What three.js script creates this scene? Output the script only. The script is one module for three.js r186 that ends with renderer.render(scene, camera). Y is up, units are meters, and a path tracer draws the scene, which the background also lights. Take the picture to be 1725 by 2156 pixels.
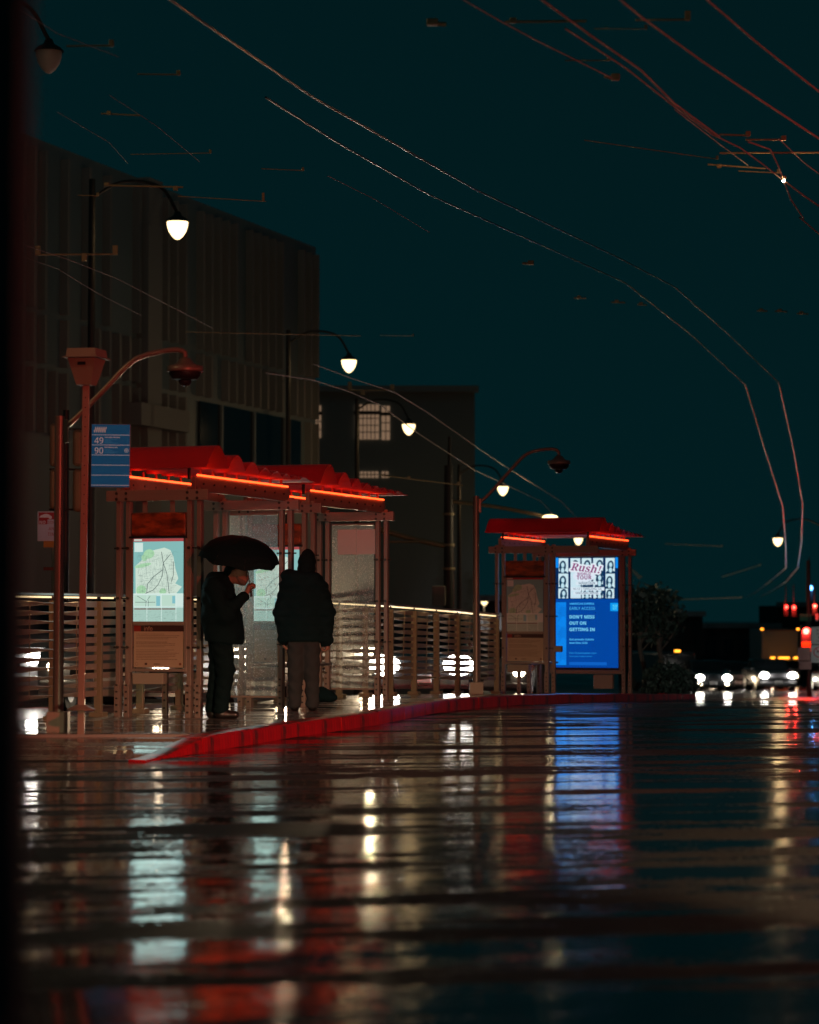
import * as THREE from 'three';
import { mergeGeometries, mergeVertices, toCreasedNormals } from 'three/addons/utils/BufferGeometryUtils.js';
import { RoundedBoxGeometry } from 'three/addons/geometries/RoundedBoxGeometry.js';
import { RectAreaLightUniformsLib } from 'three/addons/lights/RectAreaLightUniformsLib.js';

// ---------------------------------------------------------------- camera, sky, moonlight, exposure
const scene = new THREE.Scene();
const FOCAL = 5200, PX = 862.5, PY = 1078, HORIZON = 1288, EYE = 1.26;      // photograph measured at 1725 x 2156
const PITCH = Math.atan((HORIZON - PY) / FOCAL);
const camera = new THREE.PerspectiveCamera(2 * Math.atan(1078 / FOCAL) * 180 / Math.PI, 819 / 1024, 0.1, 2500);
camera.position.set(0, EYE, 0); camera.rotation.x = PITCH;
camera.focus = 29; camera.userData.fStop = 2.0;
const renderer = new THREE.WebGLRenderer({ antialias: true });
renderer.toneMapping = THREE.LinearToneMapping; renderer.toneMappingExposure = 1;
renderer.shadowMap.enabled = true;
RectAreaLightUniformsLib.init();

const skyTexture = (() => {                                                  // deep teal overcast night sky
  const w = 64, h = 32, d = new Float32Array(w * h * 4);
  for (let j = 0; j < h; j++) for (let i = 0; i < w; i++) {
    const up = (j + 0.5) / h * 2 - 1, t = Math.max(0, up), k = (j * w + i) * 4;
    const s = 1 - 0.42 * Math.min(1, t * 2.6);
    d[k] = 0.0007 * s; d[k + 1] = 0.0124 * s; d[k + 2] = 0.0150 * s; d[k + 3] = 1;
  }
  const t = new THREE.DataTexture(d, w, h, THREE.RGBAFormat, THREE.FloatType);
  t.mapping = THREE.EquirectangularReflectionMapping; t.magFilter = THREE.LinearFilter; t.needsUpdate = true;
  return t;
})();
scene.background = skyTexture; scene.environment = skyTexture;
const moon = new THREE.DirectionalLight(0x9fd0e0, 0.012);
moon.position.set(-30, 80, 40); moon.target.position.set(0, 0, -40); moon.castShadow = true; moon.shadow.radius = 30;
Object.assign(moon.shadow.camera, { left: -60, right: 60, top: 60, bottom: -60, far: 300 });
scene.add(moon, moon.target);

// ---------------------------------------------------------------- helpers
let seed = 7; const rnd = () => { seed = (seed * 1664525 + 1013904223) >>> 0; return seed / 4294967296; };
const V = (x, y, z) => new THREE.Vector3(x, y, z);
const soft = (x, w) => 0.5 * (x + Math.sqrt(x * x + w * w));
const gh = d => -0.036 * soft(d - 34, 4) + 0.010 * soft(d - 75, 10) + 0.0258 * soft(d - 190, 20);      // height of the road along the view
const KERB = 0.15, TAN = 0.34, YAW = Math.atan(TAN);
function P(u, v, D) {                                                        // a direction in the photograph at a depth D
  const a = (u - PX) / FOCAL, b = -(v - PY) / FOCAL, c = Math.cos(PITCH), s = Math.sin(PITCH);
  const y = b * c + s, z = b * s - c, k = D / -z; return V(a * k, EYE + y * k, -D);
}
const XofU = (u, D) => P(u, HORIZON, D).x;
const onRoad = (u, D, lift = 0) => V(XofU(u, D), gh(D) + lift, -D);
const onPlat = (u, D, lift = 0) => V(XofU(u, D), gh(D) + KERB + lift, -D);
function wireAt(u, v, h = 5.6) {                                             // where that direction meets the height of the trolley wires
  let lo = 6, hi = 230;
  for (let i = 0; i < 50; i++) { const m = (lo + hi) / 2; if (P(u, v, m).y - gh(m) < h) lo = m; else hi = m; }
  const rises = P(u, v, 10).y > EYE; return P(u, v, rises ? lo : 150);
}
const names = {};
const numbered = n => { const k = names[n] = (names[n] ?? -1) + 1; return k ? `${n}_${String(k).padStart(3, '0')}` : n; };
function fin(m) { m.castShadow = true; m.receiveShadow = true; return m; }
function obj(name, g, mat, parent) {
  const geo = Array.isArray(g) ? mergeGeometries(g.map(x => { const y = x.index ? x.toNonIndexed() : x; for (const k of Object.keys(y.attributes)) if (!['position', 'normal', 'uv'].includes(k)) y.deleteAttribute(k); return y; })) : g;
  const m = fin(new THREE.Mesh(geo, mat));
  m.name = parent ? name : numbered(name); (parent || scene).add(m); return m;
}
function thing(name, label, category, pos, turn = 0, group) {
  const o = new THREE.Group(); o.name = numbered(name); scene.add(o);
  if (pos) o.position.copy(pos); o.rotation.y = turn; return tag(o, label, category, group);
}
function tag(o, label, category, group) { o.userData.label = label; o.userData.category = category; if (group) o.userData.group = group; return o; }
function struct(o) { o.userData.kind = 'structure'; return o; }
const box = (w, h, d, x = 0, y = 0, z = 0) => new THREE.BoxGeometry(w, h, d).translate(x, y, z);
const rbox = (w, h, d, x = 0, y = 0, z = 0, r = 0.012, s = 1) => new RoundedBoxGeometry(w, h, d, s, r).translate(x, y, z);
const cyl = (r0, r1, h, x = 0, y = 0, z = 0, n = 12) => new THREE.CylinderGeometry(r1, r0, h, n).translate(x, y + h / 2, z);
function rod(a, b, r, n = 6) { const d = b.clone().sub(a), g = new THREE.CylinderGeometry(r, r, d.length(), n); g.applyQuaternion(new THREE.Quaternion().setFromUnitVectors(V(0, 1, 0), d.clone().normalize())); const c = a.clone().add(b).multiplyScalar(0.5); return g.translate(c.x, c.y, c.z); }
function tube(pts, r, n = 6, seg) { return new THREE.TubeGeometry(new THREE.CatmullRomCurve3(pts, false, 'centripetal'), seg || pts.length * 6, r, n); }
const lathe = (pts, n = 20) => new THREE.LatheGeometry(pts.map(p => new THREE.Vector2(p[0], p[1])), n);
function quad(w, h, x, y, z) { return new THREE.PlaneGeometry(w, h).translate(x, y, z); }

// noise
const hash = (x, y, s = 0) => { let h = (x | 0) * 374761393 + (y | 0) * 668265263 + s * 974634777; h = (h ^ (h >>> 13)) * 1274126177; h ^= h >>> 16; return ((h >>> 0) % 65536) / 65536; };
const sm = t => t * t * (3 - 2 * t);
function vn(x, y, s = 0, per = 0) {
  const xi = Math.floor(x), yi = Math.floor(y), fx = sm(x - xi), fy = sm(y - yi), w = per ? (a => ((a % per) + per) % per) : (a => a);
  const a = hash(w(xi), w(yi), s), b = hash(w(xi + 1), w(yi), s), c = hash(w(xi), w(yi + 1), s), e = hash(w(xi + 1), w(yi + 1), s);
  return a + (b - a) * fx + (c - a) * fy + (a - b - c + e) * fx * fy;
}
function vn2(x, y, s, px, py) {                                             // tiles with its own period each way
  const m = (a, p) => ((a % p) + p) % p, xi = Math.floor(x), yi = Math.floor(y), fx = sm(x - xi), fy = sm(y - yi);
  const a = hash(m(xi, px), m(yi, py), s), b = hash(m(xi + 1, px), m(yi, py), s), c = hash(m(xi, px), m(yi + 1, py), s), e = hash(m(xi + 1, px), m(yi + 1, py), s);
  return a + (b - a) * fx + (c - a) * fy + (a - b - c + e) * fx * fy;
}
function noiseTexture(n, fn, srgb = false) {
  const d = new Uint8Array(n * n * 4);
  for (let j = 0; j < n; j++) for (let i = 0; i < n; i++) { const c = fn(i / n, j / n), k = (j * n + i) * 4; for (let q = 0; q < 3; q++) d[k + q] = Math.max(0, Math.min(255, (Array.isArray(c) ? c[q] : c) * 255)); d[k + 3] = 255; }
  const t = new THREE.DataTexture(d, n, n); t.wrapS = t.wrapT = THREE.RepeatWrapping; t.magFilter = THREE.LinearFilter; t.minFilter = THREE.LinearFilter;
  if (srgb) t.colorSpace = THREE.SRGBColorSpace; t.needsUpdate = true; return t;
}
const fbm = (x, y, p, s, o = 4) => { let v = 0, a = 0.5, q = p, t = 0; for (let i = 0; i < o; i++) { v += a * vn(x * q, y * q, s + i, q); t += a; a *= 0.5; q *= 2; } return v / t; };
function canvasTexture(w, h, draw) {
  const c = document.createElement('canvas'); c.width = w; c.height = h; const g = c.getContext('2d'); draw(g, w, h);
  const t = new THREE.CanvasTexture(c); t.colorSpace = THREE.SRGBColorSpace; t.magFilter = THREE.LinearFilter; return t;
}
function rep(t, s, turn = 0) { const c = t.clone(); c.repeat.set(s, s); c.rotation = turn; c.needsUpdate = true; return c; }
const lin = (r, g, b) => new THREE.Color().setRGB(r, g, b);
const std = (r, g, b, rough = 0.6, metal = 0, more = {}) => new THREE.MeshStandardMaterial({ color: lin(r, g, b), roughness: rough, metalness: metal, ...more });
const phys = (r, g, b, rough, more = {}) => new THREE.MeshPhysicalMaterial({ color: lin(r, g, b), roughness: rough, ...more });
const glow = (r, g, b, k, base = 0.5) => new THREE.MeshStandardMaterial({ color: lin(base, base, base), roughness: 0.4, emissive: lin(r, g, b), emissiveIntensity: k });

// ---------------------------------------------------------------- textures and materials
const wetBump = noiseTexture(1024, (x, y) => {
  const p = fbm(x, y, 6, 1, 2), q = fbm(x, y, 60, 11, 3), r = vn(x * 330, y * 330, 21, 330);
  const puddle = sm(Math.max(0, Math.min(1, (p - 0.47) * 6)));
  const rut = vn2(x * 8, y * 40, 51, 8, 40) * 0.52 + vn2(x * 16, y * 96, 52, 16, 96) * 0.33 + vn2(x * 34, y * 230, 53, 34, 230) * 0.15;
  return 0.5 + (rut - 0.5) * 0.62 + (q - 0.5) * (0.06 + 0.10 * puddle) + (r - 0.5) * 0.10 * (0.3 + puddle);
});
const wetRough = noiseTexture(1024, (x, y) => {                              // water film broken by coarse stone that stands out of it
  const p = vn2(x * 4, y * 19, 61, 4, 19) * 0.45 + vn2(x * 9, y * 64, 62, 9, 64) * 0.35 + vn2(x * 40, y * 200, 63, 40, 200) * 0.2, q = vn(x * 420, y * 420, 31, 420);
  const dry = sm(Math.max(0, Math.min(1, (p - 0.53 + (q - 0.5) * 0.14) * 9))); return 0.10 + 0.62 * dry + 0.08 * (q - 0.5);
});
const asphaltColor = noiseTexture(512, (x, y) => { const q = fbm(x, y, 8, 3, 3), r = vn(x * 250, y * 250, 9, 250); const k = 0.105 + 0.06 * (q - 0.5) + 0.09 * (r - 0.5); return [k, k, k * 0.98]; }, true);
const concreteColor = noiseTexture(512, (x, y) => { const q = fbm(x, y, 5, 13, 4), r = vn(x * 200, y * 200, 19, 200); const k = 0.50 + 0.22 * (q - 0.5) + 0.1 * (r - 0.5); return [k, k * 0.97, k * 0.92]; }, true);
const kerbColor = noiseTexture(512, (x, y) => { const q = fbm(x, y, 6, 23, 4), r = fbm(x, y, 30, 29, 3); const worn = sm(Math.max(0, Math.min(1, (0.47 - q) * 9 + (r - 0.5) * 4))); const k = 0.9 + 0.3 * (r - 0.5); return [0.84 * k * (1 - worn) + 0.34 * worn, 0.05 * k * (1 - worn) + 0.16 * worn, 0.07 * k * (1 - worn) + 0.15 * worn]; }, true);
const steelNoise = noiseTexture(256, (x, y) => 0.35 + 0.35 * fbm(x, y, 8, 41, 3));

const M = {
  road: std(1, 1, 1, 0.9, 0, { map: rep(asphaltColor, 1 / 5), bumpMap: rep(wetBump, 1 / 9, 0.32), bumpScale: 0.006, roughnessMap: rep(wetRough, 1 / 9, 0.2) }),
  redLane: std(0.30, 0.03, 0.03, 0.3, 0, { bumpMap: rep(wetBump, 1 / 6), bumpScale: 0.003 }),
  platform: std(1, 1, 1, 0.45, 0, { map: rep(concreteColor, 1 / 4), bumpMap: rep(wetBump, 1 / 5), bumpScale: 0.003, roughnessMap: rep(wetRough, 1 / 5) }),
  kerb: std(1, 1, 1, 0.28, 0, { map: rep(kerbColor, 1 / 1.5), bumpMap: rep(wetBump, 1 / 3), bumpScale: 0.004 }),
  steel: std(0.30, 0.24, 0.205, 1, 0.3, { roughnessMap: steelNoise }),
  beam: std(0.30, 0.22, 0.17, 0.5, 0.2),
  darkSteel: std(0.03, 0.03, 0.03, 0.45, 0.3),
  bolt: std(0.06, 0.055, 0.05, 0.4, 0.5),
  pole: std(0.20, 0.17, 0.14, 0.38, 0.3),
  signPost: std(0.36, 0.27, 0.21, 0.42, 0.2),
  black: std(0.012, 0.012, 0.014, 0.5),
  box: std(0.33, 0.30, 0.24, 0.55),
  rail: std(0.30, 0.29, 0.28, 0.3, 0.6),
  slat: std(0.42, 0.35, 0.30, 0.4, 0.35),
  fencePost: std(0.27, 0.23, 0.15, 0.5, 0.2),
  roof: phys(0.75, 0.014, 0.03, 0.62, { transmission: 0.58, thickness: 0, side: THREE.DoubleSide }),
  neon: glow(1, 0.07, 0.012, 4.5),
  stub: std(0.30, 0.02, 0.02, 0.5),
  glass: phys(0.96, 0.98, 0.97, 0.42, { transmission: 1, thickness: 0, bumpMap: null }),
  clear: phys(0.96, 0.98, 0.97, 0.05, { transmission: 1, thickness: 0 }),
  drop: phys(0.95, 0.96, 0.96, 0.25, { transmission: 0.5, thickness: 0 }),
  orangePanel: std(1, 1, 1, 0.45, 0, { map: noiseTexture(256, (x, y) => { const q = fbm(x, y * 1, 5, 61, 4), k = 0.25 + 1.1 * q; return [0.62 * k, 0.28 * k, 0.09 * k]; }, true) }),
  seat: std(0.06, 0.06, 0.065, 0.3, 0.3),
  concrete: std(0.32, 0.30, 0.27, 0.7),
  wire: std(0.42, 0.34, 0.31, 0.5, 0),
  fitting: std(0.34, 0.27, 0.15, 0.5, 0.2),
  wireBright: std(0.85, 0.66, 0.58, 0.3, 1), cable: std(0.10, 0.09, 0.08, 0.6), lampShell: std(0.05, 0.045, 0.04, 0.5, 0.3),
  lampGlow: glow(1, 0.72, 0.36, 3.2),
  lampDim: phys(0.55, 0.48, 0.40, 0.5),
  wall: std(0.22, 0.27, 0.28, 0.5), finA: std(0.30, 0.29, 0.27, 0.7), darkWall: std(0.18, 0.22, 0.23, 0.6),
  darkGlass: std(0.012, 0.016, 0.02, 0.12),
  windowGlow: glow(1, 0.62, 0.38, 0.20, 0.1),
  tyre: std(0.015, 0.015, 0.015, 0.7), rim: std(0.35, 0.35, 0.36, 0.35, 0.8),
  headlight: glow(1, 0.95, 0.86, 50), headWarm: glow(1, 0.78, 0.52, 32), tail: glow(1, 0.02, 0.015, 5), amber: glow(1, 0.32, 0.02, 5),
  coat: phys(0.006, 0.020, 0.024, 0.9, { specularIntensity: 0.12 }), jacket: phys(0.006, 0.020, 0.024, 0.85, { specularIntensity: 0.15 }), trousersDark: phys(0.006, 0.018, 0.021, 0.9, { specularIntensity: 0.12 }), trousersGrey: phys(0.040, 0.048, 0.052, 0.9, { specularIntensity: 0.2 }),
  skin: std(0.32, 0.18, 0.13, 0.6), hair: phys(0.006, 0.016, 0.018, 0.85, { specularIntensity: 0.15 }), boot: std(0.012, 0.012, 0.012, 0.4), umbrella: phys(0.006, 0.020, 0.024, 0.7, { specularIntensity: 0.15, side: THREE.DoubleSide }),
  white: std(0.75, 0.75, 0.76, 0.4),
  leaf: std(0.02, 0.04, 0.03, 0.6, 0, { side: THREE.DoubleSide }), bark: std(0.05, 0.04, 0.03, 0.9),
};
function lamp(kind, color, intensity, pos, r = 1, more = {}) {                // a light that stands in its lamp
  const l = kind === 'spot' ? new THREE.SpotLight(color, intensity, 0, more.angle ?? 0.6, more.penumbra ?? 0.6, 2) : new THREE.PointLight(color, intensity, 0, 2);
  l.castShadow = true; l.shadow.radius = r; l.position.copy(pos);
  if (more.to) { l.target.position.copy(more.to); (more.parent || scene).add(l.target); }
  (more.parent || scene).add(l); return l;
}

// ---------------------------------------------------------------- ground
function sheet(xs, ds, height) {
  const pos = [], uv = [], idx = [], n = xs.length;
  ds.forEach((d, j) => xs.forEach((x, i) => { const X = typeof x === 'function' ? x(d) : x; pos.push(X, height(X, d, i, j), -d); uv.push(X, d); }));
  for (let j = 0; j < ds.length - 1; j++) for (let i = 0; i < n - 1; i++) { const a = j * n + i, b = a + 1, c = a + n, e = c + 1; idx.push(a, b, e, a, e, c); }
  const g = new THREE.BufferGeometry(); g.setAttribute('position', new THREE.Float32BufferAttribute(pos, 3)); g.setAttribute('uv', new THREE.Float32BufferAttribute(uv, 2)); g.setIndex(idx); g.computeVertexNormals(); return g;
}
const undulate = (x, d) => {                                                 // worn wheel ruts and settled paving, a few millimetres
  const a = 0.82, s = x * Math.cos(a) - d * Math.sin(a), t = x * Math.sin(a) + d * Math.cos(a);
  const k = Math.max(0, Math.min(1, (60 - d) / 12));
  return k * (0.016 * (vn(s * 0.55, t * 0.13, 5) - 0.5) + 0.0075 * (vn(s * 1.7, t * 0.18, 6) - 0.5) + 0.0016 * (vn(s * 6.5, t * 0.35, 8) - 0.5));
};
{
  const xs = [], ds = [];
  for (let x = -700; x < -20; x += 85) xs.push(x); for (let x = -18; x < -7; x += 1) xs.push(x); for (let x = -7; x < 9; x += 0.11) xs.push(x); for (let x = 9; x < 40; x += 1.5) xs.push(x); for (let x = 60; x <= 700; x += 80) xs.push(x);
  for (let d = -80; d < 4; d += 12) ds.push(d); for (let d = 4.5; d < 48; d += 0.11) ds.push(d); for (let d = 48; d < 220; d += 2) ds.push(d); for (let d = 230; d <= 1500; d += 90) ds.push(d);
  struct(obj('road', sheet(xs, ds, (x, d) => gh(d) + undulate(x, d)), M.road));
}
const frontLine = new THREE.CatmullRomCurve3([[20.6, -2.18], [22.5, -1.72], [24.5, -1.22], [27.6, -0.36], [31.5, 0.42], [36, 1.75], [39, 2.75], [43, 4.18], [47.2, 5.45]].map(([d, x]) => V(x, 0, -d)), false, 'centripetal');
const frontPts = frontLine.getSpacedPoints(300);
const XF = d => { for (let i = 1; i < frontPts.length; i++) if (-frontPts[i].z >= d) { const a = frontPts[i - 1], b = frontPts[i], t = (d + a.z) / (a.z - b.z); return a.x + (b.x - a.x) * t; } return frontPts[300].x; };
const XFENCE = d => -3.38 + TAN * (d - 26);
const START = 22.4, END = 47;
{
  const ds = []; for (let d = START; d <= END + 0.01; d += 0.41) ds.push(d);
  const cols = []; for (let i = 0; i <= 10; i++) cols.push(d => { const a = XFENCE(d) - 0.35, b = XF(d) - 0.17; return a + (b - a) * i / 10; });
  cols.unshift(d => XFENCE(d) - 0.353);
  const g = sheet(cols, ds, (x, d, i) => gh(d) + (i === 0 ? -0.05 : KERB));
  const plat = struct(obj('platform', toCreasedNormals(g, 0.5), M.platform));
  const ends = [];
  for (const d of [START, END]) { const a = XFENCE(d) - 0.35, b = XF(d) - 0.05; const w = b - a; ends.push(box(w, KERB + 0.05, 0.04, (a + b) / 2, gh(d) + (KERB - 0.05) / 2 - 0.004, -d + (d === START ? 0.02 : -0.02))); }
  const front = struct(obj('end_kerb', ends[0], M.concrete)); struct(obj('end_kerb', ends[1], M.kerb));
  // ramp at the near end of the island
  const rd = []; for (let d = 20.7; d <= START - 0.04; d += 0.2) rd.push(d);
  const rx = []; for (let i = 0; i <= 8; i++) rx.push(d => -9 + (XF(d) - 0.16 + 9) * i / 8);
  struct(obj('ramp', sheet(rx, rd, (x, d) => gh(d) + 0.012 + 0.11 * sm(Math.min(1, Math.max(0, (d - 20.7) / 1.7)))), M.platform));
  struct(obj('side_pavement', sheet([-40, -20, -12, -6, d => XFENCE(START) - 0.35], [START, START + 0.2, START + 0.41], (x, d) => gh(d) + KERB - 0.004), M.platform));
}
{ // red painted kerb, stone by stone
  const k = new THREE.Group(); k.name = 'kerb'; scene.add(k); struct(k);
  const L = frontLine.getLength(), n = 19, hk = d => 0.02 + (KERB - 0.018) * sm(Math.min(1, Math.max(0, (d - 20.6) / 1.9)));
  for (let i = 0; i < n; i++) {
    const t0 = (i + 0.0015) / n, t1 = (i + 1 - 0.009) / n, m = 6, pos = [], idx = [], uv = [];
    const dy = (rnd() - 0.5) * 0.008, dx = (rnd() - 0.5) * 0.004;
    for (let j = 0; j <= m; j++) {
      const q0 = t0 + (t1 - t0) * j / m, p = frontLine.getPointAt(q0), d = -p.z, t = frontLine.getTangentAt(q0).setY(0).normalize(), r = V(-t.z, 0, t.x), h = hk(d) + dy;
      [[0.012, -0.08], [0.0, h - 0.025], [-0.010, h - 0.008], [-0.028, h], [-0.168, h + 0.002], [-0.168, -0.08]].forEach(([o, y], q) => { const w = p.clone().addScaledVector(r, o + dx); pos.push(w.x, gh(d) + y, w.z); uv.push(i * 1.7 + j * 0.4, q * 0.07); });
    }
    for (let j = 0; j < m; j++) for (let q = 0; q < 5; q++) { const A = j * 6 + q; idx.push(A, A + 6, A + 7, A, A + 7, A + 1); }
    for (const o of [0, m * 6]) { const t = [o, o + 1, o + 2, o, o + 2, o + 3, o, o + 3, o + 4, o, o + 4, o + 5]; idx.push(...(o ? t.reverse() : t)); }
    const g = new THREE.BufferGeometry(); g.setAttribute('position', new THREE.Float32BufferAttribute(pos, 3)); g.setAttribute('uv', new THREE.Float32BufferAttribute(uv, 2)); g.setIndex(idx);
    const g2 = toCreasedNormals(g, 0.6); obj('kerb_stone', g2, M.kerb, k);
  }
}
struct(obj('red_bus_lane', sheet([d => XFENCE(d) - 4.2, d => XFENCE(d) - 2.3, d => XFENCE(d) - 0.42], Array.from({ length: 60 }, (_, i) => 18 + i * 1.2), (x, d) => gh(d) + undulate(x, d) + 0.012), M.redLane));

// ---------------------------------------------------------------- printed faces
function cityMap(g, w, h) {
  g.fillStyle = '#93bfc0'; g.fillRect(0, 0, w, h);
  g.fillStyle = '#e3e6dc'; g.beginPath();
  [[.04, .33], [.20, .24], [.40, .14], [.62, .11], [.74, .14], [.80, .22], [.84, .36], [.90, .48], [.84, .54], [.97, .58], [.86, .66], [.80, .70], [.82, .72], [.05, .72]].forEach((p, i) => i ? g.lineTo(p[0] * w, p[1] * h) : g.moveTo(p[0] * w, p[1] * h)); g.closePath(); g.fill();
  g.fillStyle = '#b9dcb4'; for (const [x, y, a, b] of [[.20, .13, .22, .11], [.02, .30, .34, .045], [.06, .56, .2, .12], [.52, .60, .14, .07], [.16, .19, .12, .08]]) { g.beginPath(); g.ellipse((x + a / 2) * w, (y + b / 2) * h, a / 2 * w, b / 2 * h, -0.2, 0, 7); g.fill(); }
  let s = 5; const r = () => { s = (s * 16807) % 2147483647; return s / 2147483647; };
  g.strokeStyle = 'rgba(95,108,108,.5)'; g.lineWidth = 1.3;
  for (let i = 0; i < 620; i++) { const x = (.08 + .72 * r()) * w, y = (.16 + .54 * r()) * h, L = (.03 + .08 * r()) * w, a = r() < .5 ? 0.05 : 1.6; g.beginPath(); g.moveTo(x, y); g.lineTo(x + L * Math.cos(a), y + L * Math.sin(a)); g.stroke(); }
  g.strokeStyle = 'rgba(45,55,60,.85)'; g.lineWidth = 5;
  for (const c of [[[.74, .19], [.60, .29], [.58, .45], [.50, .55], [.40, .62], [.24, .66]], [[.56, .16], [.60, .30], [.67, .42], [.70, .56], [.72, .68]], [[.27, .67], [.28, .55], [.40, .46], [.58, .38]], [[.80, .28], [.80, .44], [.76, .52]]]) { g.beginPath(); c.forEach((p, i) => i ? g.lineTo(p[0] * w, p[1] * h) : g.moveTo(p[0] * w, p[1] * h)); g.stroke(); }
  g.fillStyle = '#e6ecea'; g.fillRect(0.02 * w, 0.05 * h, .17 * w, .11 * h); g.fillRect(0, .665 * h, w, .155 * h);
  g.fillStyle = '#cfe0d4'; for (const [x, a] of [[.02, .45], [.56, .28]]) g.fillRect(x * w, .68 * h, a * w, .13 * h);
  g.fillStyle = '#8fc3d0'; g.fillRect(.46 * w, .69 * h, .08 * w, .12 * h); g.fillRect(.78 * w, .69 * h, .06 * w, .09 * h);
  g.strokeStyle = 'rgba(50,60,66,.8)'; g.lineWidth = 4;
  for (const c of [[[.08, .69], [.26, .755], [.34, .69]], [[.26, .755], [.25, .815]], [[.30, .74], [.30, .815]], [[.04, .765], [.44, .765]]]) { g.beginPath(); c.forEach((p, i) => i ? g.lineTo(p[0] * w, p[1] * h) : g.moveTo(p[0] * w, p[1] * h)); g.stroke(); }
  g.fillStyle = '#b7cdc6'; g.fillRect(0, .825 * h, w, .175 * h); g.fillStyle = '#7d3a3a'; g.fillRect(0.02 * w, .84 * h, .82 * w, .012 * h);
  g.fillStyle = '#f2f6f4'; for (const x of [.27, .56, .85]) g.fillRect(x * w, .66 * h, 5, .34 * h); g.fillRect(0, .822 * h, w, 5); g.fillRect(0, .66 * h, w, 6);
  g.fillStyle = 'rgba(80,90,90,.45)'; for (let i = 0; i < 120; i++) g.fillRect((.03 + .9 * r()) * w, (.87 + .12 * r()) * h, 3 + 18 * r(), 1.5);
  g.fillStyle = '#b8494c'; g.fillRect(0, 0, w, .036 * h); g.fillStyle = '#d9d2cc'; g.fillRect(0.01 * w, .006 * h, .16 * w, .022 * h);
}
function infoSheet(g, w, h) {
  g.fillStyle = '#b3a088'; g.fillRect(0, 0, w, h); g.fillStyle = '#3a1a18'; g.fillRect(0, 0, w, .14 * h); g.fillStyle = '#8a2018'; g.fillRect(0, 0, .14 * w, .14 * h);
  g.fillStyle = '#c9a089'; g.font = `${.13 * h}px sans-serif`; g.textBaseline = 'middle'; g.fillText('info', .2 * w, .075 * h);
  let s = 9; const r = () => { s = (s * 16807) % 2147483647; return s / 2147483647; };
  g.fillStyle = 'rgba(35,22,16,.85)'; for (let i = 0; i < 17; i++) { if (i === 4 || i === 9) continue; let x = .05 * w; const end = (i === 5 ? .62 : .6 + .35 * r()) * w, y = (.20 + i * .038) * h; while (x < end) { const L = (6 + 22 * r()); g.fillRect(x, y, L, i === 5 ? 5 : 3); x += L + 5; } }
  g.fillStyle = '#4a3a34'; g.fillRect(.22 * w, .895 * h, .05 * w, .05 * h); g.font = `bold ${.05 * h}px sans-serif`; g.fillText('SFMTA', .4 * w, .92 * h);
  g.strokeStyle = '#6a5a4c'; g.lineWidth = 2; g.beginPath(); g.arc(.06 * w, .92 * h, .03 * w, 0, 7); g.stroke(); g.fillStyle = '#7a4a30'; g.beginPath(); g.arc(.93 * w, .92 * h, .025 * w, 0, 7); g.fill();
}
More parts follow.
